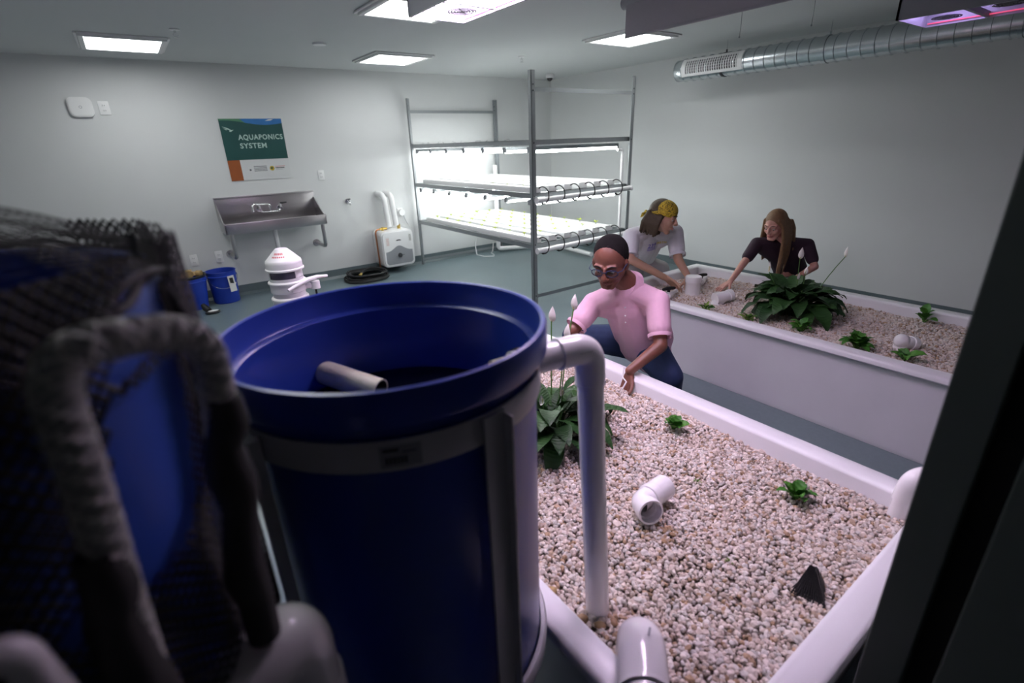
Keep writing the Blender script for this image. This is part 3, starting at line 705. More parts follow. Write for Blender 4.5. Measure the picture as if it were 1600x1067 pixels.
# seedlings
protos = []
for v_ in range(3):
    sd = MB(); 
    for k in range(4):
        a = k * PI / 2 + v_; L = .016 + .004 * v_
        ca, sa = math.cos(a), math.sin(a)
        sd.add([(0, 0, .006), (ca * L * .5 - sa * .006, sa * L * .5 + ca * .006, .016), (ca * L, sa * L, .018), (ca * L * .5 + sa * .006, sa * L * .5 - ca * .006, .016), (ca * L * .5, sa * L * .5, .012)], [(0, 3, 4), (0, 4, 1), (4, 3, 2), (4, 2, 1)])
    sd.tube([(0, 0, 0), (0, 0, .012)], .0018, 5)
    o = sd.build('seedling', M['seed'], smooth=60, origin=(0, 0, 0)); protos.append(o)
ORD8 = ['frontmost', 'second from the front', 'third from the front', 'fourth from the front', 'fourth from the back', 'third from the back', 'second from the back', 'rearmost']
CHN = ['leftmost', 'second', 'third', 'fourth', 'fifth', 'rightmost']
for k, (x, y, z, li, ci, ki) in enumerate(seed_pts):
    p = protos[k % 3]; o = p if k < 3 else p.copy()
    if k >= 3: COL.objects.link(o)
    o.location = (x, y, z); o.rotation_euler = (0, 0, random.random() * 6); s_ = random.uniform(1.2, 1.9) if li else .7; o.scale = (s_,) * 3
    tag(o, 'tiny yellow-green seedling, %s in the %s channel of the %s tray' % (ORD8[ki], CHN[ci], 'lower' if li else 'upper'), 'seedling', 'seedlings in the %s tray' % ('lower' if li else 'upper'))
# shelf lights
k = 0
for li, (z, tn) in enumerate(((1.505, 'above the upper tray'), (1.02, 'under the upper tray, above the lower one'))):
    ys = [4.02, 4.42, 4.82, 5.22, 5.62, 6.02, 6.38]
    for i, y in enumerate(ys):
        on = ['nearest the front posts', 'second from the front', 'third from the front', 'in the middle of the row', 'third from the back', 'second from the back', 'nearest the back wall'][i]
        t = thing('shelf_light', (3.78, y, z), 'tube light %s, %s' % (tn, on), 'shelf light', 'tube lights %s' % tn)
        h = MB().prism([(y - .032, z), (y + .032, z), (y + .022, z + .032), (y - .022, z + .032)], 3.15, 4.36, 'yz').build('housing', M['galv'], t, smooth=0)
        MB().cyl((3.165, y, z - .012), (4.345, y, z - .012), .015, 12).build('tube', M['tube'], t)
        for xa, xb in ((3.142, 3.165), (4.345, 4.365)): MB().box((xa, y - .02, z - .02), (xb, y + .02, z + .03)).build('end_cap', M['grey_plastic'], t, smooth=0)
        zz = z + (.055 if li == 0 else .055)
        for xx in (3.3, 4.2): MB().tube([(xx, y, z + .03), (xx, y, zz)], .002, 5).build('hanger', M['rack'], t)
# loose wires above the top lights
for i in range(5):
    y = 4.3 + i * .42; pts = [(3.13, y, 1.60)]
    for q in range(9): pts.append((3.15 + .03 * math.sin(q * 1.7 + i), y + .05 * (q + 1) * .7, 1.60 + .035 * math.sin(q * 1.3 + i * 2) - .02))
    one(MB().tube(pts, .0022, 5), 'light_cord', M['grey_plastic'], 'thin light cord on the top left rack beam, %s' % ['nearest the front post', 'second from the front', 'middle one of five', 'second from the back', 'nearest the back wall'][i], 'cord', 'thin cords along the top beam')
for (z0, z1, x, y, lb) in ((.56, 1.47, 4.43, 4.0, 'white upright pipe inside the front right rack post'), ):
    one(MB().tube(round_path([(x - .08, y, z1), (x, y, z1), (x, y, z0)], .05), .015, 14), 'riser_pipe', M['pvc'], lb, 'pipe')
one(MB().tube(round_path([(4.40, 6.42, 1.28), (4.40, 6.42, .055), (5.2, 6.05, .055), (5.1, 5.1, .055)], .05, 6), .033, 16), 'floor_pipe', M['pvc'], 'white pipe dropping behind the rack and running along the floor', 'pipe')
one(MB().tube([(4.05, 6.5, .25), (4.03, 6.5, .12), (4.0, 6.42, .02), (4.04, 6.28, .008), (4.16, 6.20, .008), (4.22, 6.28, .008), (4.26, 6.42, .008), (4.33, 6.48, .02), (4.36, 6.5, .15)], .006, 6), 'white_cord', M['white_plastic'], 'white cord trailing on the floor under the back of the rack', 'cord')

# ------------------------------------------------------------------ gravel beds
def bed(x0, x1, y0, y1, z, inset, label):
    t = thing('grow_bed', ((x0 + x1) / 2, (y0 + y1) / 2, 0), label, 'grow bed', 'white fibreglass grow beds')
    W = .085; T = .012
    rim = MB(); r_ = .018
    # profile of rim swept round the rectangle: inner wall, top, outer lip, under lip, outer side
    prof = [(W + .012, z - .16), (W, z - .02), (W - .004, z - .008), (W - .016, z), (.016, z), (.004, z - .006), (0, z - .02), (.0, z - .035), (.012, z - .045), (.030, z - .05)]
    vs = []; 
    for (d, h) in prof:
        for (sx, sy) in ((1, 1), (-1, 1), (-1, -1), (1, -1)):
            vs.append(((x0 + d) if sx > 0 else (x1 - d), (y0 + d) if sy > 0 else (y1 - d), h))
    fs = []
    for i in range(len(prof) - 1):
        for k in range(4): fs.append((i * 4 + k, i * 4 + (k + 1) % 4, (i + 1) * 4 + (k + 1) % 4, (i + 1) * 4 + k))
    rim.add(vs, fs); rim.build('rim', M['bed'], t, smooth=50)
    prof = [(.030, z - .048), (.030, z - .062), (.045, z - .085), (.045, z - .10), (.050 + inset * .3, z - .115), (inset + .01, .03), (inset + .02, .0), (.4, .0)]
    vs = []
    for (d, h) in prof:
        for (sx, sy) in ((1, 1), (-1, 1), (-1, -1), (1, -1)):
            vs.append(((x0 + d) if sx > 0 else (x1 - d), (y0 + d) if sy > 0 else (y1 - d), h))
    fs = []
    for i in range(len(prof) - 1):
        for k in range(4): fs.append((i * 4 + k, i * 4 + (k + 1) % 4, (i + 1) * 4 + (k + 1) % 4, (i + 1) * 4 + k))
    MB().add(vs, fs).build('side_shell', M['bed_side'], t, smooth=50)
    return t, (x0 + W, x1 - W, y0 + W, y1 - W)
GZ = .42
bed1, in1 = bed(.560, 1.853, .205, 2.86, .49, .06, 'white gravel bed in the foreground, under the white pipe and pink shirted man')
bed2, in2 = bed(2.875, 4.055, .20, 2.70, .49, -.0, 'white gravel bed by the right wall, two people leaning over its far part')
base_ico = None
def ico(sub):
    bm = bmesh.new(); bmesh.ops.create_icosphere(bm, subdivisions=sub, radius=1)
    vs = np.array([v.co[:] for v in bm.verts]); fs = np.array([[v.index for v in f.verts] for f in bm.faces]); bm.free(); return vs, fs
IV, IF = ico(1)
def rotmats(n):
    q = rng.normal(size=(n, 4)); q /= np.linalg.norm(q, axis=1)[:, None]; a, b_, c, d_ = q.T
    return np.stack([np.stack([1 - 2 * (c * c + d_ * d_), 2 * (b_ * c - a * d_), 2 * (b_ * d_ + a * c)], -1), np.stack([2 * (b_ * c + a * d_), 1 - 2 * (b_ * b_ + d_ * d_), 2 * (c * d_ - a * b_)], -1), np.stack([2 * (b_ * d_ - a * c), 2 * (c * d_ + a * b_), 1 - 2 * (b_ * b_ + c * c)], -1)], 1)
def pebble_mesh(name, P, R, parent, mt):
    n = len(P); fl = rng.uniform(.55, 1., (n, 3)); fl[:, 0] = 1.
    Vv = IV[None] * (1 + rng.uniform(-.16, .16, (n, len(IV), 1))); Vv = Vv * (fl * R[:, None])[:, None, :]
    # tilt mostly flat
    A = rotmats(n); Vv = np.einsum('nij,nkj->nki', A, Vv); Vv += P[:, None, :]
    Fv = IF[None] + (np.arange(n) * len(IV))[:, None, None]
    me = bpy.data.meshes.new(name); vv = Vv.reshape(-1, 3); ff = Fv.reshape(-1, 3)
    off = np.array(parent.location) if parent else np.zeros(3)
    me.vertices.add(len(vv)); me.vertices.foreach_set('co', (vv - off).ravel().astype(np.float32))
    me.loops.add(ff.size); me.loops.foreach_set('vertex_index', ff.ravel().astype(np.int32))
    me.polygons.add(len(ff)); me.polygons.foreach_set('loop_start', np.arange(0, ff.size, 3, dtype=np.int32)); me.polygons.foreach_set('loop_total', np.full(len(ff), 3, dtype=np.int32))
    me.polygons.foreach_set('use_smooth', np.zeros(len(ff), dtype=bool)); me.materials.append(mt); me.update(); me.validate()
    o = bpy.data.objects.new(name, me); COL.objects.link(o)
    if parent: o.parent = parent
    return o
def ground_h(x, y, k): return .006 * np.sin(x * 5 + k) * np.cos(y * 4.2 + k * 2) + .004 * np.sin(x * 13 + y * 9)
def gravel(bx, sp, rmean, label, singles, k):
    x0, x1, y0, y1 = bx; x0 -= .004; x1 += .004; y0 -= .004; y1 += .004
    t = thing('gravel', ((x0 + x1) / 2, (y0 + y1) / 2, .34), label, 'gravel')
    MB().box((x0, y0, .33), (x1, y1, GZ - .012)).build('grit_base', M['grit'], t, smooth=0, kind='stuff')
    nx, ny = int((x1 - x0) / sp), int((y1 - y0) / sp)
    gx, gy = np.meshgrid(np.arange(nx), np.arange(ny)); gx = gx.ravel(); gy = gy.ravel(); n = len(gx)
    X = x0 + (gx + .5 + rng.uniform(-.48, .48, n)) * (x1 - x0) / nx; Y = y0 + (gy + .5 + rng.uniform(-.48, .48, n)) * (y1 - y0) / ny
    R = rmean * rng.lognormal(0, .24, n); R = np.clip(R, rmean * .6, rmean * 2.2)
    big = (rng.random(n) < .004); R[big] *= 1.5
    X = np.clip(X, x0 + R * .7, x1 - R * .7); Y = np.clip(Y, y0 + R * .7, y1 - R * .7)
    Z = GZ - .004 + ground_h(X, Y, k) + rng.uniform(-.003, .004, n)
    P = np.stack([X, Y, Z], 1)
    if singles:
        dist = np.linalg.norm(P - np.array([0, 0, 1.584]), axis=1)
        # pebbles in view in front: nearest ones inside the picture
        q = (P - np.array([0, 0, 1.584])); R3 = np.array([r2[:], d2[:], fwd[:]]); cc = q @ R3.T
        u = cc[:, 0] / cc[:, 2] * 784 + 800; v_ = cc[:, 1] / cc[:, 2] * 784 + 533
        ok = (u > 930) & (u < 1330) & (v_ < 1060) & (v_ > 300)
        score = R / dist; score[~ok] = 0; idx = np.argsort(-score)[:300]
        mask = np.ones(n, bool); mask[idx] = False
        vars_ = []
        for j in range(6):
            a = IV * (1 + rng.uniform(-.16, .16, (len(IV), 1))) * np.array([1, rng.uniform(.6, .95), rng.uniform(.5, .8)])
            me = bpy.data.meshes.new('pebble'); me.from_pydata(a.tolist(), [], IF.tolist()); me.materials.append(M['pebble_o']); vars_.append(me)
        for j, i in enumerate(idx):
            o = bpy.data.objects.new('pebble', vars_[j % 6]); COL.objects.link(o); o.parent = t
            o.location = P[i] - np.array(t.location); o.scale = (R[i],) * 3; o.rotation_euler = rng.uniform(-.6, .6, 3) + np.array([0, 0, rng.uniform(0, 6)])
        P = P[mask]; R = R[mask]
    o = pebble_mesh('loose_pebbles', P, R, t, M['pebble_i']); o['kind'] = 'stuff'
    return t
g1 = gravel(in1, .0105, .0082, 'pinkish white gravel filling the foreground bed', True, 0.)
g2 = gravel(in2, .0110, .0082, 'pinkish white gravel filling the far bed by the right wall', False, 2.)
# a few big brown stones beside the pipe foot
for i, (x, y, r, lb) in enumerate(((.675, .675, .017, 'largest grey-green stone left of the pipe foot'), (.676, .512, .019, 'brown oval stone between the bed rim and the pipe foot'), (.66, .55, .020, 'flat orange-brown stone against the left rim near the pipe foot'), (.668, .79, .017, 'flat peach coloured stone at the left rim above the pipe foot'), (.735, .62, .012, 'small olive stone just in front of the pipe foot'), (.70, .635, .013, 'grey olive stone touching the left side of the pipe foot'))):
    bm = bmesh.new(); bmesh.ops.create_icosphere(bm, subdivisions=3, radius=1)
    for v in bm.verts:
        n_ = noise.noise(v.co * 1.3 + V((i * 3, 0, 0))); v.co = V((v.co.x * r * 1.15, v.co.y * r * .8, v.co.z * r * .62)) * (1 + .15 * n_)
    me = bpy.data.meshes.new('stone'); bm.to_mesh(me); bm.free(); me.polygons.foreach_set('use_smooth', [True] * len(me.polygons))
    me.materials.append([M['pebble_brown'], M['pebble_brown'], M['gloves'], M['gloves'], M['pebble_brown'], M['pebble_brown']][i])
    o = bpy.data.objects.new('stone', me); COL.objects.link(o); o.location = (x, y, GZ + .008); o.rotation_euler = (0, 0, i * 1.1)
    tag(o, lb, 'stone', 'larger stones near the pipe foot')
# wet brown patch under the elbow
wp = MB()
for i in range(16):
    x, y = 1.085 + rng.normal() * .030, .735 + rng.normal() * .022; r = rng.uniform(.008, .013); ca, sa = math.cos(i), math.sin(i)
    wp.add([(x + r * (q[0] * ca - q[1] * .8 * sa), y + r * (q[0] * sa + q[1] * .8 * ca), GZ + .006 + q[2] * r * .6) for q in IV.tolist()], IF.tolist())
wp.build('wet_pebbles', M['pebble_brown'], smooth=0, label='patch of wet brown pebbles below the white elbow in the foreground gravel', cat='pebbles', kind='stuff')

# ------------------------------------------------------------------ PVC fittings lying on the gravel
def fitting_elbow(c, d_in, d_out, r, label, name='pipe_elbow', L=.055, cat='pipe fitting', stub=.0):
    """90 degree elbow with collars; open ends, centre c, directions of the two mouths"""
    c, a, b_ = V(c), V(d_in).normalized(), V(d_out).normalized()
    t = thing(name, c, label, cat)
    pts = round_path([c + a * L, c, c + b_ * L], r * 1.25, 10)
    MB().tube(pts, r, 28, cap=False).build('elbow_body', M['pvc'], t)
    for d_ in (a, b_):
        q = c + d_ * L
        m_ = MB(); u = d_.orthogonal().normalized(); w_ = d_.cross(u)
        prof = [(r * .98, -.006), (r * 1.12, -.003), (r * 1.13, .022), (r * 1.10, .026), (r * .95, .026), (r * .93, .0), (r * .80, -.004), (r * .78, -.05)]
        vs = []; N = 28
        for (rr, h) in prof:
            for k in range(N): an = 2 * PI * k / N; vs.append(q + d_ * h + (u * math.cos(an) + w_ * math.sin(an)) * rr)
        fs = [(i * N + k, i * N + (k + 1) % N, (i + 1) * N + (k + 1) % N, (i + 1) * N + k) for i in range(len(prof) - 1) for k in range(N)]
        m_.add(vs, fs).build('collar', M['pvc'], t)
    return t
# elbow on the gravel in the foreground bed: one mouth faces the viewer, a collar lies behind it
c = V((1.105, .845, .472))
t = fitting_elbow(c, (-.35, -.80, .15), (.72, .05, -.02), .038, 'white pvc elbow lying on the foreground gravel, open mouth towards the viewer', L=.04)
q = V((.72, .05, -.02)).normalized()
MB().tube([c + q * .05, c + q * .130], .0415, 28).build('pipe_stub', M['pvc'], t)
t = fitting_elbow((3.35, 1.985, .462), (.85, -.35, .15), (-.3, .25, -.65), .040, 'white pvc elbow on the far bed in front of the hands, mouth facing right', L=.055)
MB().tube([(3.30, 2.01, .455), (3.36, 1.985, .462)], [.046, .043], 26).build('pipe_stub', M['pvc'], t)
t = fitting_elbow((3.315, .83, .462), (.75, -.45, -.15), (.1, .2, -.7), .034, 'white pvc elbow at the near right end of the far bed, rounded back up', L=.045)
MB().sphere((3.31, .84, .468), (.040, .040, .04), 24, 14).build('rounded_back', M['pvc'], t)
# capped cylinder standing between the hands
t = thing('upright_coupling', (3.385, 2.262, GZ), 'white upright pvc coupling standing in the far bed beside the bandana person hands', 'pipe fitting')
MB().lathe([(.001, 0), (.058, 0), (.058, .095), (.060, .098), (.062, .102), (.062, .140), (.058, .146), (.001, .148)], (3.385, 2.262, GZ), 36).build('coupling_body', M['pvc'], t)
def valve(c, ang, label):
    t = thing('ball_valve', c, label, 'valve', 'black handled ball valves on the far gravel')
    a = V((math.cos(ang), math.sin(ang), 0)); c = V(c)
    b_ = MB().tube([c - a * .055, c - a * .03, c - a * .03, c + a * .03, c + a * .03, c + a * .055], [.022, .022, .030, .030, .022, .022], 20); b_.build('valve_body', M['pvc'], t)
    MB().tube([c - a * .056, c - a * .0555], .014, 16).build('dark_mouth', M['ink'], t, smooth=0)
    MB().tube([c + a * .05, c + a * .15], .017, 16).build('pipe_stub', M['pvc'], t)
    h = MB().cyl(c + V((0, 0, .02)), c + V((0, 0, .045)), .012, 10); s_ = V((math.cos(ang - .5), math.sin(ang - .5), 0))
    h.tube([c + V((0, 0, .052)) - s_ * .055, c + V((0, 0, .055)) - s_ * .02, c + V((0, 0, .055)) + s_ * .02, c + V((0, 0, .052)) + s_ * .055], [.011, .014, .014, .011], 10); h.build('handle', M['black'], t)
valve((3.655, 2.37, .452), .35, 'white valve with black handle lying right of the upright coupling')
valve((3.135, 2.30, .452), .25, 'white valve with black handle half hidden behind the man in pink')
# black mesh basket corner sticking out of the gravel
def mesh_patch(quad, nu, nv, r, name, parent, m_, solid=False):
    a, b_, c, d_ = [V(x) for x in quad]; mb = MB()
    P = lambda u, v: (a * (1 - u) + b_ * u) * (1 - v) + (d_ * (1 - u) + c * u) * v
    for i in range(nu + 1): mb.tube([P(i / nu, 0), P(i / nu, 1)], r, 4)
    for j in range(nv + 1): mb.tube([P(0, j / nv), P(1, j / nv)], r, 4)
    return mb.build(name, m_, parent, smooth=0)
t = thing('mesh_basket', (1.19, .35, GZ), 'black mesh net pot corner poking out of the near gravel', 'net pot')
A = V((1.250, .368, .485)); B = V((1.185, .392, .42)); Cc = V((1.208, .315, .416)); D = V((1.285, .35, .42))
for tri in ((A, B, Cc), (A, Cc, D)):
    mb = MB(); a, b_, c = tri; a = a + V((0, 0, 0))
    a2 = a + (c - b_) * .05; a1 = a - (c - b_) * .18
    n = 12
    for i in range(n + 1):
        u = i / n; mb.tube([a1.lerp(a2, u), b_.lerp(c, u)], .0022, 4); mb.tube([a1.lerp(b_, u), a2.lerp(c, u)], .0022, 4)
    mb.build('mesh_side', M['black'], t, smooth=0)
MB().add([A + V((.004, .008, -.01)), B + V((.01, .008, 0)), Cc + V((0, .01, 0)), D + V((-.01, .0, 0))], [(0, 1, 2), (0, 2, 3)]).build('inner_lining', M['black'], t, smooth=0)

# ------------------------------------------------------------------ plants
def leaf_mesh(name, L, W, droop, pet, mt, fold=.25, wavy=0.):
    """leaf with petiole, growing along +x from the origin, arching"""
    n = 9; vs = []; fs = []
    def P(s_):  # arch curve: s_ 0..1 along the whole
        tot = pet + L; x = tot * s_
        a0 = 1.12; ang = a0 - droop * s_ ** 1.35
        return ang
    pts = [V((0, 0, 0))]; angs = []
    N = 14; step = (pet + L) / N
    for i in range(N):
        ang = P((i + .5) / N); angs.append(ang); pts.append(pts[-1] + V((math.cos(ang), 0, math.sin(ang))) * step)
    mb = MB(); npet = int(round(pet / step))
    if npet >= 1: mb.tube(pts[:npet + 2], [.0032] * (npet + 1) + [.002], 5)
    idx = pts[npet:]
    k = len(idx) - 1; rows = []
    for i, p in enumerate(idx):
        u = i / k; wdt = W * (math.sin(PI * min(1, u ** .72)) ** .8) if 0 < u < 1 else 0.0008
        ang = angs[min(npet + i, N - 1)]; up = V((-math.sin(ang), 0, math.cos(ang)))
        wv = wavy * math.sin(i * 1.9)
        rows.append([p + V((0, -wdt, 0)) + up * (fold * wdt + wv), p + V((0, -wdt * .5, 0)) + up * fold * wdt * .35, p, p + V((0, wdt * .5, 0)) + up * fold * wdt * .35, p + V((0, wdt, 0)) + up * (fold * wdt - wv)])
    b0 = len(mb.v); flat_ = [q for r_ in rows for q in r_]; ff = []
    for i in range(len(rows) - 1):
        for j in range(4): ff.append((i * 5 + j, i * 5 + j + 1, (i + 1) * 5 + j + 1, (i + 1) * 5 + j))
    mb.add(flat_, ff)
    me = bpy.data.meshes.new(name); me.from_pydata([tuple(v) for v in mb.v], [], mb.f); me.polygons.foreach_set('use_smooth', [True] * len(me.polygons)); me.materials.append(mt)
    return me
LM = [leaf_mesh('leaf', L, W, dr, pe, M['leaf'], .25, .003) for (L, W, dr, pe) in ((.17, .040, 1.9, .12), (.19, .044, 2.4, .10), (.16, .038, 1.4, .14), (.15, .036, 2.8, .09), (.18, .04, 2.0, .10))]
def flower(parent, loc, lean, a, h, label=None, sc=1.):
    c, s_ = math.cos(a), math.sin(a)
    st = MB(); pts = [V((0, 0, 0)) + V((c * lean * (k / 6) ** 1.6, s_ * lean * (k / 6) ** 1.6, h * k / 6)) for k in range(7)]
    base_ = V(loc); off = base_ - V(parent.location)
    st.tube([p + base_ for p in pts], .0028, 6); fl = st.build('flower_stem', M['stem'], parent)
    tip = pts[-1] + base_
    sp = MB(); n = 10; L = .085 * sc; vs = []; fs = []
    for i in range(n + 1):
        u = i / n; wd = .019 * sc * math.sin(PI * min(1, u ** .7)) ** .9 if u < 1 else .0004
        for j in range(7):
            th = (j / 6 - .5) * 2.6
            vs.append(tip + V((c * (-.012 * math.cos(th) * (wd / .019) + .006 + .02 * (u - .5) ** 2), s_ * (-.012 * math.cos(th) * (wd / .019)), L * u - .006)) + V((-s_, c, 0)) * wd * math.sin(th))
    for i in range(n):
        for j in range(6): fs.append((i * 7 + j, i * 7 + j + 1, (i + 1) * 7 + j + 1, (i + 1) * 7 + j))
    sp.add(vs, fs); sp.build('spathe', M['spathe'], fl, smooth=60)
    MB().tube([tip, tip + V((0, 0, .038 * sc))], .0042 * sc, 8).build('spadix', M['spadix'], fl)
def lily(loc, n, label, scale, flowers, rad=.055):
    t = thing('peace_lily', loc, label, 'plant', 'peace lilies')
    for i in range(n):
        u = (i + .5) / n; a = i * 2.399963 + rng.uniform(-.3, .3)
        el = (1 - u) ** .9      # inner leaves upright
        me = LM[int(rng.integers(0, 5))]
        o = bpy.data.objects.new('leaf', me); COL.objects.link(o); o.parent = t
        rr = rad * u
        o.location = (rr * math.cos(a), rr * math.sin(a), -.005)
        tilt = -.42 * el + rng.uniform(-.2, .15) + .22 * (u ** 2)
        o.rotation_euler = (rng.uniform(-.25, .25), tilt, a); s_ = scale * rng.uniform(.8, 1.12); o.scale = (s_, s_, s_)
    MB().sphere((loc[0], loc[1], loc[2]), (.05, .05, .03), 12, 8).build('crown', M['stem'], t)
    for f_ in flowers: flower(t, (loc[0] + f_[0], loc[1] + f_[1], loc[2]), f_[2], f_[3], f_[4], sc=f_[5] if len(f_) > 5 else 1.)
    return t
lily((1.20, 1.40, GZ), 60, 'large peace lily with white flowers in the foreground bed behind the white pipe', 1.10, [(.05, .07, .106, .85, .446, .85), (.06, .03, .17, .49, .49, .85), (.04, .02, .09, .42, .39, .85), (.02, -.02, .02, 4.5, .20, .6), (-.04, .0, .03, 3.6, .18, .6), (-.01, -.04, .05, 4.0, .16, .5)])
lily((3.47, 1.53, GZ), 80, 'large peace lily with white flowers in the far bed by the right wall', 1.22, [(-.05, .05, .12, 2.4, .30, .9), (.06, .02, .07, .6, .36, .95), (.10, -.06, .20, -.5, .38, .85), (.02, 0, .01, 1, .24, .6), (-.02, -.03, .03, 3.8, .19, .6), (.05, -.02, .02, .3, .27, .7)], .07)
SM = [leaf_mesh('leaf', L, W, dr, pe, mt_, .3, .001) for (L, W, dr, pe, mt_) in ((.055, .019, 1.2, .012, M['leaf_small']), (.065, .017, 1.7, .012, M['leaf_small']), (.05, .022, .9, .010, M['leaf_small']), (.055, .013, 1.6, .01, M['leaf_lime']), (.065, .012, 1.2, .01, M['leaf_lime']))]
def rosette(loc, n, label, scale, kinds=(0, 1, 2), grp='small leafy plants in the gravel', tall=0.):
    t = thing('small_plant', loc, label, 'plant', grp)
    for i in range(n):
        u = (i + .5) / n; a = i * 2.399963 + rng.uniform(-.3, .3)
        o = bpy.data.objects.new('leaf', SM[kinds[int(rng.integers(0, len(kinds)))]]); COL.objects.link(o); o.parent = t
        o.location = (.008 * u * math.cos(a), .008 * u * math.sin(a), tall * (1 - u)); o.rotation_euler = (rng.uniform(-.3, .3), -.45 * (1 - u) + .35 * u + rng.uniform(-.1, .1), a)
        s_ = scale * rng.uniform(.8, 1.15); o.scale = (s_,) * 3
    MB().tube([(loc[0], loc[1], loc[2] - .01), (loc[0], loc[1], loc[2] + .012 + tall)], .004 * scale, 6).build('stem', M['stem'], t)
rosette((1.625, 1.11, GZ + .005), 9, 'small round leaved plant in the foreground bed, between pipe and right rim', 1.05, (2, 2, 0))
rosette((1.578, .575, GZ + .005), 13, 'small bushy plant in the foreground bed nearest the right rim end', .95, (0, 2))
rosette((1.145, .553, GZ + .004), 4, 'tiny sprout in the middle of the foreground gravel', .22, (3,), 'tiny sprouts in the gravel')
rosette((1.39, .83, GZ + .004), 4, 'tiny yellow sprout upper middle of the foreground gravel', .26, (3,), 'tiny sprouts in the gravel')
rosette((3.109, 1.957, GZ + .005), 8, 'leftmost of the small bright plants along the near rim of the far bed', .95, (3, 4, 1), 'small plants in the far bed')
rosette((3.114, 1.641, GZ + .005), 9, 'second small plant from the left along the near rim of the far bed', 1.1, (3, 1, 4), 'small plants in the far bed')
rosette((3.153, 1.317, GZ + .005), 12, 'small bright plant right under the far peace lily, at the near rim', 1.25, (3, 1, 0), 'small plants in the far bed', .02)
rosette((3.131, .993, GZ + .005), 22, 'bushiest small plant, at the near rim right of the far peace lily', 1.5, (0, 1, 2), 'small plants in the far bed', .015)
rosette((3.146, .765, GZ + .005), 7, 'low small plant in front of the right elbow fitting in the far bed', 1.3, (1, 2), 'small plants in the far bed')
rosette((3.889, .902, GZ + .005), 9, 'upright small plant near the wall side rim of the far bed', 1.25, (0, 2), 'small plants in the far bed', .05)
rosette((3.90, 1.87, GZ + .005), 11, 'small bright plant left of and behind the far peace lily', 1.15, (3, 1, 0), 'small plants in the far bed', .01)

# ------------------------------------------------------------------ near blue tank with its grey stand and piping
TX, TY = .318, .831
t = thing('blue_tank', (TX, TY, .45), 'open round blue tank with wide rim in the foreground, held in a grey steel stand', 'tank')
tk = MB()
tk.lathe([(.03, .12), (.10, .16), (.24, .47), (.267, .52), (.268, 1.150), (.268, 1.228), (.287, 1.236), (.289, 1.24), (.2885, 1.284), (.286, 1.2895), (.281, 1.2905), (.277, 1.288), (.2745, 1.243), (.271, 1.2385), (.264, 1.2365), (.2605, 1.233), (.259, 1.20), (.259, .525), (.09, .17), (.02, .13)], (TX, TY, 0), 128)
tk.build('tank_shell', M['blue'], t, smooth=35)
MB().lathe([(.001, 0), (.2588, 0)], (TX, TY, 1.082), 64).build('water_surface', mat('dark_tank_water', (.03, .035, .06), .03, trans=.85, ior=1.33, noise_amt=.05, bump=.02, bump_scale=9), t, smooth=0)
# stubs inside the tank
t2 = thing('inlet_pipe', (.27, 1.02, 1.10), 'stained white pipe stub sticking out of the left inner wall of the open tank', 'pipe')
a = V((.245, 1.105, 1.118)); b_ = V((.333, .962, 1.092))
pts = [a, b_]; u = (b_ - a).normalized()
MB().tube([a, b_], .027, 28, cap=False).build('stub_tube', M['pvc_old'], t2)
MB().tube([a + u * .01, b_], .0235, 28, cap=False).build('stub_bore', M['foil'], t2)
o_ = MB(); 
q = u.orthogonal().normalized(); w_ = u.cross(q)
vs = []; N = 28
for rr in (.027, .0235):
    for k in range(N): an = 2 * PI * k / N; vs.append(b_ + (q * math.cos(an) + w_ * math.sin(an)) * rr)
o_.add(vs, [(k, (k + 1) % N, N + (k + 1) % N, N + k) for k in range(N)]).build('stub_lip', M['pvc_old'], t2, smooth=0)
MB().tube([a + u * -.002, a + u * .006, a + u * .016], [.040, .038, .030], 24).build('rubber_gasket', M['black'], t2)
# frame
t = thing('tank_stand', (TX, TY, 0), 'grey painted steel stand with hoops and flat legs around the open blue tank', 'stand')
MB().lathe([(.2705, 1.162), (.2755, 1.160), (.2765, 1.163), (.2765, 1.207), (.2755, 1.21), (.2705, 1.208), (.2705, 1.162)], (TX, TY, 0), 96).build('upper_hoop', M['frame'], t, smooth=50)
MB().lathe([(.270, .515), (.280, .513), (.283, .52), (.283, .55), (.279, .556), (.270, .555), (.270, .515)], (TX, TY, 0), 96).build('lower_hoop', M['frame'], t, smooth=50)
for deg in (-82, 200, 98, 38):
    a = math.radians(deg); R_ = .281; er = V((math.cos(a), math.sin(a), 0)); et = V((-er.y, er.x, 0)); c0 = V((TX, TY, 0))
    if deg == 38: R_ = .276
    lg = MB()
    def slab(p, hx, ux, hy, uy, z0, z1):
        vs = []
        for z in (z0, z1):
            for (i, j) in ((-1, -1), (1, -1), (1, 1), (-1, 1)): vs.append(p + ux * (hx * i) + uy * (hy * j) + V((0, 0, z)))
        lg.add(vs, [(0, 3, 2, 1), (4, 5, 6, 7), (0, 1, 5, 4), (1, 2, 6, 5), (2, 3, 7, 6), (3, 0, 4, 7)])
    slab(c0 + er * R_, .0205, et, .0022, er, 0, 1.208)
    if deg != 38:
        slab(c0 + er * (R_ + .009) + et * .0205, .002, et, .010, er, 0, 1.202)
    lg.build('leg', M['frame'], t, smooth=0)
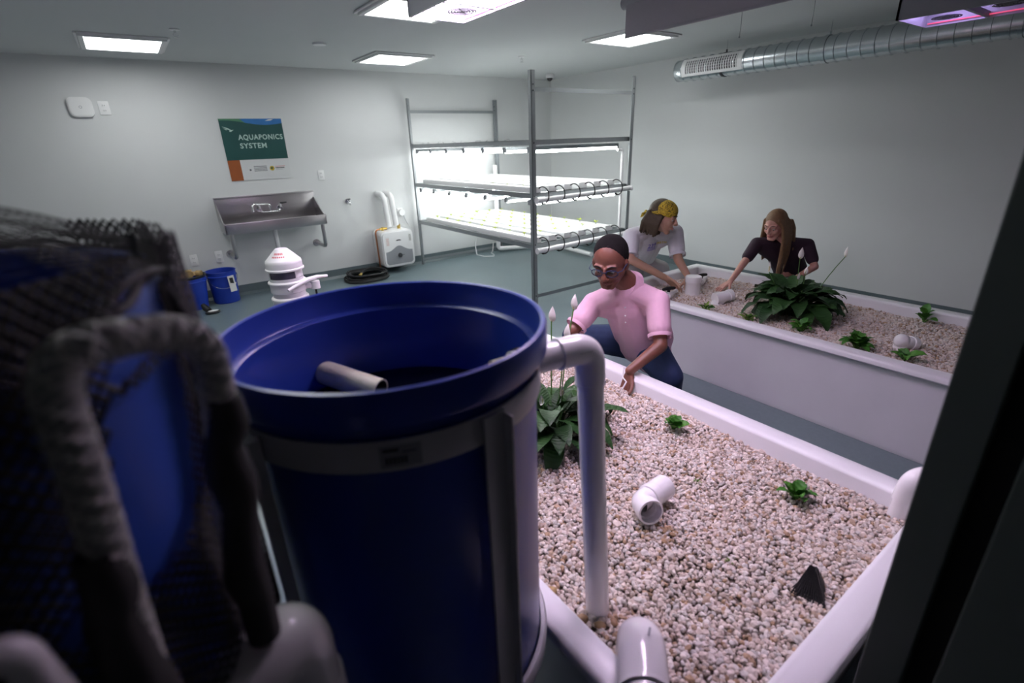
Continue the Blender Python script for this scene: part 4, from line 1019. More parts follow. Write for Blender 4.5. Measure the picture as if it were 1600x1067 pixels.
# sticker on the hoop
def on_cyl(cx, cy, R, deg, z): a = math.radians(deg); return (cx + R * math.cos(a), cy + R * math.sin(a), z)
lb = MB(); A = [-118 + i * 1.5 for i in range(9)]
vs = []
for a in A: vs += [on_cyl(TX, TY, .2769, a, 1.166), on_cyl(TX, TY, .2769, a, 1.202)]
lb.add(vs, [(2 * i, 2 * i + 2, 2 * i + 3, 2 * i + 1) for i in range(len(A) - 1)])
lb_o = lb.build('maker_sticker', M['grey_plastic'], t, smooth=0)
pr = MB()
def cbar(a0, a1, z0, z1): pr.add([on_cyl(TX, TY, .2772, a0, z0), on_cyl(TX, TY, .2772, a1, z0), on_cyl(TX, TY, .2772, a1, z1), on_cyl(TX, TY, .2772, a0, z1)], [(0, 1, 2, 3)])
cbar(-117, -112.5, 1.192, 1.197); 
for k in range(6): cbar(-116.5 + k * 1.1, -115.8 + k * 1.1, 1.172, 1.184)
cbar(-111.5, -107.5, 1.189, 1.191)
pr.build('sticker_print', M['ink'], lb_o, smooth=0)

# overflow pipe from the tank into the foreground bed
P0, P1, P2 = V((.545, .765, 1.158)), V((.735, .735, 1.158)), V((.733, .675, .40))
t = thing('overflow_pipe', (.735, .70, .42), 'white pipe running out of the blue tank and bending straight down into the gravel', 'pipe')
h = (P1 - P0).normalized(); dn = (P2 - P1).normalized()
MB().tube([P0, P1 - h * .045], .0305, 32).build('horizontal_pipe', M['pvc'], t)
MB().tube([P1 + dn * .045, P2], .0305, 32).build('vertical_pipe', M['pvc'], t)
eb = MB().tube(round_path([P1 - h * .082, P1, P1 + dn * .085], .05, 14), .0345, 36)
eb.tube([P1 - h * .083, P1 - h * .079], .0355, 36).tube([P1 + dn * .083, P1 + dn * .087], .0352, 36)
eb_o = eb.build('elbow', M['pvc'], t)
pm = MB()
def mark(c, ax, up_, nrm, L_, n_, hgt):
    for k in range(n_):
        x = (k / n_ - .5) * L_; ww = L_ / n_ * .6
        pm.add([c + ax * x, c + ax * (x + ww), c + ax * (x + ww) + up_ * hgt, c + ax * x + up_ * hgt], [(0, 1, 2, 3)])
vd = (V((0, 0, 1.584)) - P1).normalized(); nn = (vd - h * vd.dot(h)).normalized(); up2 = h.cross(nn)
if up2.z < 0: up2 = -up2
nrm = (nn * .95 - up2 * .35).normalized()
mark(P1 + nrm * .0349 - h * .03, h, up2, nrm, .034, 9, .0022)
pm.build('mould_marks', M['grey_plastic'], eb_o, smooth=0)
MB().tube([V((.59, .757, 1.158)), V((.57, .761, 1.158))], [.040, .040], 24).build('rubber_gasket', M['black'], t)
t = thing('overflow_stub', (.52, .77, 1.158), 'short pipe stub inside the right wall of the open tank', 'pipe')
MB().tube([V((.575, .765, 1.155)), V((.505, .775, 1.152))], .024, 24).build('stub_tube', M['pvc_old'], t)
MB().tube([V((.5765, .765, 1.155)), V((.556, .768, 1.155))], [.036, .034], 24).build('rubber_gasket', M['black'], t)

# lower elbow over the near left rim
t = thing('drain_elbow', (.52, .37, .52), 'thick white pipe elbow crossing the near left rim of the foreground bed', 'pipe')
MB().tube([V((.43, .255, .548)), V((.595, .415, .552))], .046, 32).build('pipe_body', M['pvc'], t)
MB().tube(round_path([V((.588, .408, .552)), V((.672, .489, .562)), V((.712, .526, .40))], .07, 14), .051, 36).build('elbow', M['pvc'], t)
MB().tube([V((.584, .404, .552)), V((.590, .410, .552))], .0525, 36).build('joint_ring', M['pvc'], t)
pm = MB(); c = V((.628, .41, .672))
for k in range(8): 
    a = -.9 + k * .14; r_ = .0575; q = V((.655, .470, .560)) + V((math.sin(a) * .020 + .012, math.sin(a) * .012 - .006, .050 - .004 * math.sin(a)))
    pm.box(q - V((.002, .002, .0005)), q + V((.002, .002, .0005)))
pm.build('mould_marks', M['grey_plastic'], t, smooth=0)
# corner elbow at the near right
t = thing('corner_elbow', (1.75, .325, .42), 'white upright pipe with elbow in the near right corner of the foreground bed', 'pipe')
MB().tube([V((1.748, .335, .40)), V((1.752, .330, .50))], .027, 28).build('upright_pipe', M['pvc'], t)
MB().tube(round_path([V((1.752, .331, .48)), V((1.755, .325, .565)), V((1.86, .27, .565))], .055, 12), .031, 32).build('elbow', M['pvc'], t)
MB().tube([V((1.85, .275, .565)), V((2.0, .19, .565))], .027, 28).build('side_pipe', M['pvc'], t)

# ------------------------------------------------------------------ white filter tower behind the tank
FX, FY = .437, 2.2
t = thing('filter_tower', (FX, FY, 0), 'white plastic filter tower with conical cap and side lever behind the blue tank', 'filter')
MB().lathe([(.001, 1.214), (.022, 1.214), (.026, 1.211), (.064, 1.172), (.068, 1.168), (.0705, 1.158), (.070, 1.138), (.0745, 1.135), (.0745, 1.129), (.068, 1.127), (.066, 1.127)], (FX, FY, 0), 48).build('cap', M['white_plastic'], t, smooth=35)
MB().lathe([(.062, 1.128), (.062, 1.098)], (FX, FY, 0), 48, a0=-2.95, a1=-1.2).build('dark_window', mat('smoked_window', (.10, .10, .13), .2, noise_amt=.1), t)
MB().lathe([(.0645, 1.128), (.0645, 1.098)], (FX, FY, 0), 40, a0=-1.2, a1=-2.95 + 2 * PI).lathe([(.066, 1.098), (.066, 1.086), (.0715, 1.084), (.0745, 1.081), (.0745, 1.076), (.070, 1.074), (.0695, 1.040), (.064, 1.036), (.063, 1.018), (.0705, 1.016), (.0735, 1.012), (.0735, 1.005), (.069, 1.003), (.069, .80), (.075, .79), (.075, .78), (.069, .77), (.069, .30), (.10, .28), (.10, .01), (.001, .01)], (FX, FY, 0), 48).build('body', M['white_plastic'], t, smooth=35)
q = MB()
for row, (z, n_) in enumerate(((1.198, 6), (1.187, 7))):
    for k in range(n_):
        a = math.radians(-118 + (k - n_ / 2) * 8.5); hh = .0035 if row == 0 else .0022
        def S(a, z): 
            rr = .0265 + (1.2108 - z) * .974 + .0008; return (FX + rr * math.cos(a), FY + rr * math.sin(a), z)
        da_ = .045
        q.add([S(a - da_, z - hh), S(a + da_, z - hh), S(a + da_, z + hh), S(a - da_, z + hh)], [(0, 1, 2, 3)])
q.build('red_print', M['red_ink'], t, smooth=0)
MB().cyl((FX + .10, FY - .03, 1.068), (FX + .10, FY - .03, 1.035), .020, 16).cyl((FX + .05, FY - .02, 1.052), (FX + .10, FY - .03, 1.052), .014, 12).build('valve_hub', M['white_plastic'], t)
MB().cyl((FX + .10, FY - .03, 1.04), (FX + .105, FY - .03, .55), .0045, 8).build('black_rod', M['black'], t)
lv = [V((FX - .02, FY - .085, 1.058)), V((FX + .02, FY - .07, 1.070)), V((FX + .07, FY - .045, 1.080)), V((FX + .115, FY - .02, 1.080)), V((FX + .165, FY + .01, 1.070))]
MB().tube(lv, [.0065, .008, .010, .008, .006], 12).build('lever', M['white_plastic'], t)
MB().prism([(FX + .02, .0), (FX + .028, .0), (FX + .028, .03), (FX + .02, .03)], FY - .0755, FY - .066, 'xz')
one(MB().box((FX - .003, FY - .0745, 1.045), (FX + .003, FY - .069, 1.072)), 'cable_clip', M['white_plastic'], 'small white clip on the front of the filter tower below the lever', 'clip')

# ------------------------------------------------------------------ net covered tank at the left
NX, NY, NR = -.283, .635, .283
t = thing('covered_tank', (NX, NY, 0), 'tall blue tank at the left edge wrapped in black netting', 'tank')
MB().lathe([(.001, .02), (NR - .01, .02), (NR, .05), (NR, 1.40), (NR + .006, 1.405), (NR + .008, 1.47), (NR + .004, 1.48), (NR - .008, 1.478), (NR - .012, 1.41), (NR - .014, .05), (.001, .05)], (NX, NY, 0), 96).build('tank_shell', M['blue_dark'], t, smooth=35)
MB().lathe([(.001, 0), (NR - .015, 0)], (NX, NY, 1.28), 48).build('water_surface', M['dark_plastic'], t, smooth=0)
# netting
def net_strand(mb, a, b_, nrm, wd, th):
    a, b_ = V(a), V(b_); d = (b_ - a); 
    if d.length < 1e-6: return
    s_ = d.normalized().cross(nrm) * wd * .5; n_ = nrm * th
    mb.add([a - s_, a + s_, a + n_, b_ - s_, b_ + s_, b_ + n_], [(0, 1, 4, 3), (1, 2, 5, 4), (2, 0, 3, 5)])
gl = [(1.51, -26), (1.48, -32), (1.43, -38), (1.38, -42), (1.35, -45), (1.31, -50), (1.27, -55)]
gr = [(1.51, -11), (1.46, -19), (1.39, -20), (1.32, -22.5), (1.28, -26), (1.262, -38), (1.25, -52)]
def interp(tab, z):
    tab = sorted(tab)
    if z <= tab[0][0]: return tab[0][1]
    for (z0, a0), (z1, a1) in zip(tab, tab[1:]):
        if z <= z1: return a0 + (a1 - a0) * (z - z0) / (z1 - z0)
    return tab[-1][1]
def in_gap(deg, z):
    if z < 1.258: return False
    if 1.412 < z < 1.424: return False           # band of netting crossing the opening
    return interp(gl, z) < deg < interp(gr, z)
nt_ = thing('black_net', (NX, NY, 1.0), 'black mesh netting draped over the tall blue tank at the left edge', 'net')
def side_net(layer, cell, wd, R):
    mb = MB(); dc = math.degrees(cell / R) ; nphi = int(165 / dc); nz = int(.52 / cell)
    def P(i, j):
        deg = -118 + i * dc; z = .995 + j * cell; a = math.radians(deg)
        rr = R + .004 * math.sin(a * 9 + z * 6 + layer) + .003 * math.sin(a * 23 + z * 2) + (.006 if layer else 0) + max(0, 1.3 - z) * .012
        return V((NX + rr * math.cos(a), NY + rr * math.sin(a), z)), deg, z, V((math.cos(a), math.sin(a), 0))
    for i in range(nphi):
        for j in range(nz):
            if (i + j) % 2: continue
            p, deg, z, n_ = P(i, j)
            if in_gap(deg, z): continue
            for (di, dj) in ((1, 1), (-1, 1)):
                q, dq, zq, _ = P(i + di, j + dj)
                if in_gap(dq, zq): continue
                net_strand(mb, p, q, n_, wd, wd * .4)
    return mb
side_net(0, .0062, .0030, .296).build('net_side', M['net'], nt_, smooth=0, kind='stuff')
side_net(1, .0068, .0034, .300).build('net_side_fold', M['net'], nt_, smooth=0, kind='stuff')
def top_z(x, y):
    r = math.hypot(x, y) / .30
    return 1.482 + .104 * max(0, 1 - r ** 1.7) + .006 * math.sin(x * 30 + y * 11) * (1 - r) + .004 * math.sin(y * 37)
def top_net(cell, wd, cond, dz):
    mb = MB(); n = int(.62 / cell)
    for i in range(n):
        for j in range(n):
            if (i + j) % 2: continue
            x, y = -.31 + i * cell, -.31 + j * cell
            if math.hypot(x, y) > .298 or not cond(x, y): continue
            for (di, dj) in ((1, 1), (-1, 1)):
                x2, y2 = x + di * cell, y + dj * cell
                if math.hypot(x2, y2) > .306: continue
                net_strand(mb, (NX + x, NY + y, top_z(x, y) + dz), (NX + x2, NY + y2, top_z(x2, y2) + dz), V((0, 0, 1)), wd, wd * .5)
    return mb
top_net(.0066, .0012, lambda x, y: True, 0).build('net_top', M['net'], nt_, smooth=0, kind='stuff')
top_net(.0050, .0022, lambda x, y: abs(y + .02 + .45 * x) < .022 or math.hypot(x, y) > .275, .004).build('net_top_fold', M['net'], nt_, smooth=0, kind='stuff')
# bunched hem along the rim and the tuft sticking out
hm = MB()
for L_ in range(2):
    pts = []
    for k in range(90):
        a = math.radians(-60 + k * 2.6); rr = .293 + .004 * math.sin(k * .7 + L_ * 2); pts.append(V((NX + rr * math.cos(a), NY + rr * math.sin(a), 1.478 + .006 * math.sin(k * .45 + L_) + L_ * .004)))
    hm.tube(pts, .004, 6)
hm.build('bunched_hem', M['net'], nt_)
tf = MB(); c0 = V((-.002, .615, 1.484))
for k in range(16):
    a = k / 16 * 2 * PI
    for m_i in range(5):
        u0, u1 = m_i / 5, (m_i + 1) / 5; R0_, R1_ = .010 * (1 - u0) + .001, .010 * (1 - u1) + .001
        p0 = c0 + V((.030 * u0 - .014, .012 * u0 + R0_ * math.cos(a), R0_ * math.sin(a) - .004 * u0)); a2 = a + (.4 if m_i % 2 else -.4)
        p1 = c0 + V((.030 * u1 - .014, .012 * u1 + R1_ * math.cos(a2), R1_ * math.sin(a2) - .004 * u1)); tf.tube([p0, p1], .0006, 4)
tf.build('net_tuft', M['net'], nt_, smooth=0)
# drooping folds down the right side of the net
fd = MB()
for (pts, r_) in (([(.012, .56, 1.47), (.022, .585, 1.42), (.030, .60, 1.36), (.026, .61, 1.27), (.030, .615, 1.15), (.034, .62, 1.0)], .010), ([(.034, .445, 1.392), (.028, .448, 1.36), (.022, .450, 1.30), (.014, .452, 1.20), (.01, .455, 1.12)], .0175), ([(-.066, .372, 1.34), (-.068, .372, 1.30), (-.07, .374, 1.2), (-.07, .375, 1.0)], .0185)):
    q_ = round_path([(x_ - .012, y_ + .004, z_) for x_, y_, z_ in pts], .03, 4); fd.tube([p + V((.003 * math.sin(i * .9), .002 * math.cos(i * 1.3), 0)) for i, p in enumerate(q_)], [r_ * (.72 + .28 * min(1, i / 5) + .10 * math.sin(i * 1.1)) for i in range(len(q_))], 12)
fd.build('hanging_folds', M['net'], nt_)
one(MB().tube([(.0205, .632, 1.30), (.0207, .632, 1.229), (.025, .634, 1.16), (.022, .635, 1.08), (.022, .635, .95)], .0026, 8), 'braided_cord', M['galv'], 'thin silver braided cord hanging between the two tanks', 'cord')

# net wrapped return pipe
HP = [V(p) for p in [(-0.088, 0.392, 1.02), (-0.075, 0.383, 1.285), (-0.068, 0.379, 1.39), (-0.0665, 0.379, 1.445), (-0.062, 0.385, 1.468), (-0.047, 0.392, 1.4755), (-0.024, 0.409, 1.471), (0.006, 0.44, 1.458), (0.0195, 0.449, 1.440), (0.020, 0.456, 1.402), (0.006, 0.460, 1.305), (-.002, .462, 1.20)]]
HP = [p for p in round_path(HP, .02, 5)]
t = thing('net_wrapped_pipe', (-.02, .42, 1.3), 'bent pipe wrapped in grey netting arching in front of the left tank', 'pipe')
MB().tube(HP, .0115, 24).build('pipe_core', M['grey_plastic'], t)
nw = MB()
def helix(sgn, ph):
    L = 0; pts = []; prev = None; acc = [0]
    for i in range(1, len(HP)): acc.append(acc[-1] + (HP[i] - HP[i - 1]).length)
    tot = acc[-1]; n = int(tot / .0022)
    ref = None
    for k in range(n):
        s_ = tot * k / n; i = next((j for j in range(1, len(acc)) if acc[j] >= s_), len(acc) - 1)
        f_ = (s_ - acc[i - 1]) / max(1e-9, acc[i] - acc[i - 1]); p = HP[i - 1].lerp(HP[i], f_); d = (HP[i] - HP[i - 1]).normalized()
        u = V((.6, -.8, 0)); u = (u - d * u.dot(d)).normalized(); w_ = d.cross(u)
        an = sgn * s_ / .045 * 2 * PI + ph; pts.append(p + (u * math.cos(an) + w_ * math.sin(an)) * .0126)
    nw.tube(pts, .0013, 4)
for k in range(6): helix(1, k * 2 * PI / 6)
for k in range(3): helix(-1, k * 2 * PI / 3)
nw.build('net_wrap', M['netgrey'], t, smooth=0)
# white elbows poking out near the viewer
t = thing('return_elbow', (.0, .48, 1.0), 'thick white pipe elbow at the bottom of the picture between the two tanks', 'pipe')
MB().tube(round_path([V((-.10, .430, 1.035)), V((.026, .482, 1.095)), V((.030, .500, .80))], .055, 14), [.040] * 2 + [.0405] * 13 + [.040] * 2, 36).build('elbow', M['pvc'], t)
MB().tube([V((.0284, .4945, .985)), V((.030, .497, .90))], .0435, 36).build('collar', M['pvc'], t)
t = thing('side_elbow', (-.115, .34, 1.3), 'dim white pipe elbow under the netting at the bottom left corner', 'pipe')
MB().tube(round_path([V((-.15, .333, 1.318)), V((-.118, .338, 1.325)), V((-.112, .347, 1.25))], .014, 10), .0105, 24).build('elbow', M['pvc'], t)
MB().tube([V((-.135, .3345, 1.3215)), V((-.141, .3340, 1.3205))], .012, 24).build('collar', M['pvc'], t)

# ------------------------------------------------------------------ people
def rmesh(mb, name, m_, parent, voxel, smooth_it=4, label=None, dec=None):
    me = bpy.data.meshes.new(name); me.from_pydata(mb.v, [], mb.f)
    bm = bmesh.new(); bm.from_mesh(me); bmesh.ops.recalc_face_normals(bm, faces=bm.faces[:]); bm.to_mesh(me); bm.free()
    ob = bpy.data.objects.new('tmp', me); COL.objects.link(ob)
    md = ob.modifiers.new('r', 'REMESH'); md.mode = 'VOXEL'; md.voxel_size = voxel; md.use_smooth_shade = True
    if smooth_it:
        ms = ob.modifiers.new('s', 'SMOOTH'); ms.iterations = smooth_it; ms.factor = .5
    dg = bpy.context.evaluated_depsgraph_get(); me2 = bpy.data.meshes.new_from_object(ob.evaluated_get(dg))
    bpy.data.objects.remove(ob); bpy.data.meshes.remove(me)
    off = V(parent.location) if parent else V((0, 0, 0))
    me2.transform(Matrix.Translation(-off)); me2.name = name; me2.materials.clear(); me2.materials.append(m_)
    me2.polygons.foreach_set('use_smooth', [True] * len(me2.polygons))
    o = bpy.data.objects.new(name, me2); COL.objects.link(o); o.parent = parent
    if label: o['label'] = label
    return o
def cap(mb, a, ra, b_, rb_, n=14):
    a, b_ = V(a), V(b_); mb.tube([a, b_], [ra, rb_], n); mb.sphere(a, ra, n, 8); mb.sphere(b_, rb_, n, 8)
def chain(mb, pts, n=14):
    for (a, ra), (b_, rb_) in zip(pts, pts[1:]): cap(mb, a, ra, b_, rb_, n)
def frame(F, U):
    F = V(F).normalized(); U = V(U); U = (U - F * U.dot(F)).normalized(); R = F.cross(U)   # R = person's right
    return R, U, F
class Head:
    def __init__(s, c, F, U, k=1., wd=1.): s.wd = wd; s.c = V(c); s.R, s.U, s.F = frame(F, U); s.k = k; s.m = Matrix((s.R, s.U, s.F)).transposed()
    def p(s, x, y, z): return s.c + (s.R * x * s.wd + s.U * y + s.F * z) * s.k
    def ell(s, mb, x, y, z, rx, ry, rz, seg=24, ri=16): mb.sphere(s.p(x, y, z), (rx * s.k * s.wd, ry * s.k, rz * s.k), seg, ri, s.m)
    def base(s, mb, neck, nr=.052, female=False):
        k = s.k; j = .9 if female else 1.
        s.ell(mb, 0, .028, -.018, .072, .088, .092); s.ell(mb, 0, -.03, .016, .060 * j, .078, .066)
        for sg in (-1, 1):
            cap(mb, s.p(sg * .050 * j, -.045, .0), .020 * k, s.p(sg * .016, -.098, .055), .018 * k)
            s.ell(mb, sg * .034, -.030, .056, .021, .022, .019); s.ell(mb, sg * .074, -.012, -.008, .009, .030, .017)
            cap(mb, s.p(sg * .013, .018, .078), .0095 * k, s.p(sg * .044, .018, .064), .0095 * k)
            s.ell(mb, sg * .011, -.035, .093, .0085, .0075, .009)
            cap(mb, s.p(sg * .022, .004, .072), .0085 * k, s.p(sg * .040, .003, .066), .0085 * k)
        s.ell(mb, 0, -.098, .060, .021, .017, .017); cap(mb, s.p(0, .008, .082), .0085 * k, s.p(0, -.030, .103), .0115 * k)
        s.ell(mb, 0, -.062, .072, .026, .016, .016)
        cap(mb, s.p(0, -.06, -.03), nr, neck, nr * 1.08)
    def face(s, par, lip, iris=True, brow='hair_black'):
        for sg in (-1, 1):
            e = MB().sphere(s.p(sg * .031, -.005, .0690), .0092 * s.k, 14, 10).build('eye', M['eye'], par)
            MB().sphere(s.p(sg * .031, -.0085, .0742), .0056 * s.k, 12, 8).build('iris', M['iris'], e)
            b_ = MB(); b_.tube([s.p(sg * .014, .022, .0885), s.p(sg * .030, .027, .083), s.p(sg * .047, .021, .072)], [.0025, .0036, .002], 6); b_.build('eyebrow', M[brow], par)
        l_ = MB(); l_.tube([s.p(-.023, -.0655, .080), s.p(-.010, -.0615, .0875), s.p(0, -.0635, .0885), s.p(.010, -.0615, .0875), s.p(.023, -.0655, .080)], [.002, .0045, .004, .0045, .002], 8)
        l_.tube([s.p(-.020, -.067, .080), s.p(0, -.0715, .0875), s.p(.020, -.067, .080)], [.002, .0055, .002], 8); l_.build('lips', lip, par)
def hand(mb, wr, d, nrm, side, curl=.6, k=1., spread=.12, rw=.026):
    """wr wrist point, d pointing direction, nrm palm normal (the side the fingers close to), side +1 thumb on +lat"""
    wr, d, nrm = V(wr), V(d).normalized(), V(nrm); nrm = (nrm - d * nrm.dot(d)).normalized(); lat = d.cross(nrm) * side
    for j in range(4):
        f = (j - 1.5) / 1.5
        cap(mb, wr + lat * f * -.014 * k, .016 * k, wr + d * .075 * k + lat * f * -.030 * k, .0115 * k, 10)
    LEN = (.042, .046, .043, .034)
    for j in range(4):
        f = (j - 1.5) / 1.5; base_ = wr + d * .080 * k - lat * f * .031 * k; dd = (d - lat * f * spread).normalized(); p = base_; r = .0094 * k
        for s_ in range(3):
            an = curl * (s_ + .4) * .62; v_ = (dd * math.cos(an) + nrm * math.sin(an)); q = p + v_ * LEN[j] * k * (1, .66, .5)[s_]
            cap(mb, p, r, q, r * .88, 8); p = q; r *= .88
    tb = wr + lat * .024 * k + d * .018 * k; p = tb; dd = (d * .75 + lat * .65 + nrm * .25).normalized()
    cap(mb, wr + d * .01, .015 * k, tb, .015 * k, 8)
    for s_, L in enumerate((.042, .034, .026)):
        v_ = (dd * math.cos(s_ * .25 * curl) + (nrm * .7 - lat * .5).normalized() * math.sin(s_ * .35 * curl)).normalized(); q = p + v_ * L * k; cap(mb, p, .0125 * k - s_ * .0012, q, .0115 * k - s_ * .0012, 8); p = q

def person(name_label, J, skin, head_F, head_U, hk, female, arm_r, cloth):
    t = thing('person', (J['pel'][0], J['pel'][1], 0), name_label, 'person')
    hd = Head(J['head'], head_F, head_U, hk, 1.09 if arm_r == .043 else 1.03); b = MB()
    hd.base(b, J['neck'], .047 if female else .054, female)
    ar = arm_r
    ch = V(J['pel']).lerp(V(J['neck']), .62)
    chain(b, [(J['neck'], .050), (V(J['neck']).lerp(V(J['pel']), .3), .060), (ch.lerp(V(J['pel']), .3), .078), (J['pel'], .085)])
    for s_ in 'LR':
        nb = V(J['neck']).lerp(V(J['pel']), .14); chain(b, [(nb, .034), (V(J['sh' + s_]) + V((0, 0, -.012)), .036), (V(J['sh' + s_]) + V((0, 0, -.012)), ar * .9), (J['el' + s_], ar * .82), (J['wr' + s_], ar * .55)])
        if 'kn' + s_ in J: chain(b, [(J['pel'], .075), (J['kn' + s_], .048), (J['ft' + s_], .034)])
    return t, hd, b

# --- man in the pink shirt kneeling beside the foreground bed
J = dict(pel=(2.205, 1.760, .470), neck=(1.965, 1.700, .885), head=(1.820, 1.692, 1.018), shL=(2.035, 1.555, .800), elL=(1.945, 1.447, .617), wrL=(1.775, 1.490, .515),
         shR=(1.878, 1.850, .755), elR=(1.725, 1.850, .640), wrR=(1.722, 1.925, .510), knL=(2.070, 1.470, .400), ftL=(2.27, 1.60, .10), knR=(2.020, 2.160, .440), ftR=(2.29, 2.05, .07))
man, hd, b = person('man in a pink polo shirt and glasses crouching beside the foreground bed', J, None, (-.846, -.423, -.34), (-.13, -.06, 1), 1.03, False, .043, None)
hand(b, V(J['wrL']) + V((0, 0, -.015)), (-.25, .02, -.9), (-.9, .1, .3), -1, .8, .88); hand(b, J['wrR'], (.05, .35, -.85), (-.9, .1, -.2), 1, .8)
rmesh(b, 'body', M['skin_dark'], man, .0045, 3); hd.face(man, M['lip_dark'])
hb = MB(); hd.ell(hb, 0, .038, -.029, .0758, .087, .090, 32, 24); hd.ell(hb, 0, .012, -.050, .0725, .070, .060); rmesh(hb, 'hair', M['hair_black'], man, .0045, 2)
# glasses
gsm = MB()
for sg in (-1, 1):
    ring = []
    for k in range(24):
        a = 2 * PI * k / 24; ring.append(hd.p(sg * .033 + .025 * math.cos(a) * (1 if abs(math.cos(a)) < .8 else 1), -.004 + .0185 * math.sin(a) * (1.0 if math.sin(a) > 0 else .95), .093 - .008 * abs(math.cos(a) if sg * math.cos(a) > 0 else 0)))
    gsm.tube(ring, .0024, 6, closed=True)
    gsm.tube([hd.p(sg * .057, .003, .086), hd.p(sg * .073, .004, .070), hd.p(sg * .079, .002, .0), hd.p(sg * .078, -.012, -.022)], .0024, 6)
gsm.tube([hd.p(-.009, .001, .095), hd.p(0, .004, .099), hd.p(.009, .001, .095)], .0022, 6)
go = gsm.build('glasses', M['glasses'], man)
for sg in (-1, 1):
    lm = MB(); ring = [hd.p(sg * .033 + .0235 * math.cos(2 * PI * k / 20), -.004 + .017 * math.sin(2 * PI * k / 20), .0925) for k in range(20)]
    r2_ = [p + hd.F * .0012 for p in ring]; lm.add(ring + r2_, [tuple(range(20)), tuple(range(39, 19, -1))] + [(k, (k + 1) % 20, 20 + (k + 1) % 20, 20 + k) for k in range(20)]); lm.build('lens', M['lens'], go, smooth=0)
sh = MB(); ch = V(J['pel']).lerp(V(J['neck']), .66); ax = (V(J['shL']) - V(J['shR'])).normalized(); fr_ = V((-.80, -.35, -.45)).normalized()
nk = V(J['neck'])
chain(sh, [(nk + V((.012, .002, -.035)), .070), (ch, .115)]); 
for sg, s_ in ((1, 'L'), (-1, 'R')):
    S_ = V(J['sh' + s_]); E_ = V(J['el' + s_])
    chain(sh, [(nk - V((-.01, 0, .03)), .058), (S_, .062)])
    cap(sh, S_, .062, S_.lerp(E_, .58), .060)
    chain(sh, [(S_, .064), (ch + ax * sg * .075, .090), (V(J['pel']) + ax * sg * .062 + V((0, 0, .03)), .105)])
cap(sh, ch, .115, V(J['pel']) + V((-.01, -.01, .02)), .15); cap(sh, V(J['pel']) + V((-.03, -.05, .06)), .12, V(J['pel']) + V((0, -.07, -.06)), .11)
shirt = rmesh(sh, 'polo_shirt', M['pink'], man, .0065, 4)
# collar, placket, buttons, sleeve hems
def ring_pts(c, axis, r, n=28, e=1.):
    axis = V(axis).normalized(); u = axis.orthogonal().normalized(); w_ = axis.cross(u)
    return [V(c) + (u * math.cos(2 * PI * k / n) + w_ * math.sin(2 * PI * k / n)) * r for k in range(n)]
na = (V(J['head']) - nk).normalized()
cl = MB(); n = 30; u = (fr_ - na * fr_.dot(na)).normalized(); w_ = na.cross(u); vs = []
for k in range(n + 1):
    a = math.radians(18) + (2 * PI - math.radians(36)) * k / n; dr = u * math.cos(a) + w_ * math.sin(a); near = max(0, math.cos(a))
    c0 = nk + na * .010 + u * .006
    vs += [c0 + dr * .060 + na * (.014 - .028 * near), c0 + dr * .067 + na * (.018 - .030 * near), c0 + dr * (.086 + .012 * near) + na * (-.022 - .050 * near), c0 + dr * (.080 + .012 * near) + na * (-.024 - .050 * near)]
cl.add(vs, [(4 * k + q, 4 * k + (q + 1) % 4, 4 * k + 4 + (q + 1) % 4, 4 * k + 4 + q) for k in range(n) for q in range(4)] + [(0, 1, 2, 3), (4 * n + 3, 4 * n + 2, 4 * n + 1, 4 * n)])
cl.build('collar', M['pink'], man, smooth=60)
def bvh_of(o):
    me = o.data; off = V(o.parent.location); return BVHTree.FromPolygons([v.co + off for v in me.vertices], [tuple(p.vertices) for p in me.polygons])
bv = bvh_of(shirt)
def stick(mb, pts2, org, U1, U2, D, lift, faces):
    out = []
    for (x, y) in pts2:
        o_ = org + U1 * x + U2 * y - D * .5; hit = bv.ray_cast(o_, D)
        p = hit[0] if hit[0] else org + U1 * x + U2 * y
        out.append(p - D * lift)
    mb.add(out, faces)
D_ = -(fr_ - V((0, 0, -.2))).normalized(); D_ = V((.86, .42, .22)).normalized()
U1 = V((-.44, .90, 0)).normalized() * 1.; U1 = (U1 - D_ * U1.dot(D_)).normalized(); U2 = U1.cross(D_); U2 = U2 if U2.z > 0 else -U2
org = nk + V((-.05, -.03, -.075))
pl = MB()
for k in range(10):
    stick(pl, [(-.014, -.012 - k * .014), (.014, -.012 - k * .014), (.014, -.026 - k * .014), (-.014, -.026 - k * .014)], org, U1, U2, D_, .003, [(0, 1, 2, 3)])
po = pl.build('placket', M['pink'], man, smooth=60)
for z in (-.05, -.10, -.145):
    h_ = bv.ray_cast(org + U2 * z - D_ * .5, D_)
    if h_[0]: MB().sphere(h_[0] - D_ * .004, .0045, 10, 6).build('button', M['white_plastic'], po)
for s_ in 'LR':
    S_ = V(J['sh' + s_]); E_ = V(J['el' + s_]); c = S_.lerp(E_, .58); dd = (E_ - S_).normalized(); c = c + dd * .050
    MB().tube([c - dd * .012, c + dd * .006], [.060, .0585], 30, cap=False).tube([c + dd * .006, c - dd * .012], [.0560, .0570], 30, cap=False).build('sleeve_hem', M['pink'], man)
tr = MB()
for s_ in 'LR':
    chain(tr, [(V(J['pel']) + V((.02, 0, 0)), .128), (V(J['pel']) * .6 + V(J['kn' + s_]) * .4, .098), (J['kn' + s_], .074), (V(J['kn' + s_]) * .45 + V(J['ft' + s_]) * .55, .068), (V(J['ft' + s_]) + V((0, 0, .03)), .056)])
rmesh(tr, 'jeans', M['denim'], man, .008, 4)
for s_ in 'LR':
    f = V(J['ft' + s_]); q = MB(); cap(q, f + V((.02, .02, -.02)), .045, V((f.x - .13, f.y - .08, .045)), .040); rmesh(q, 'shoe', M['shoe'], man, .007, 3)
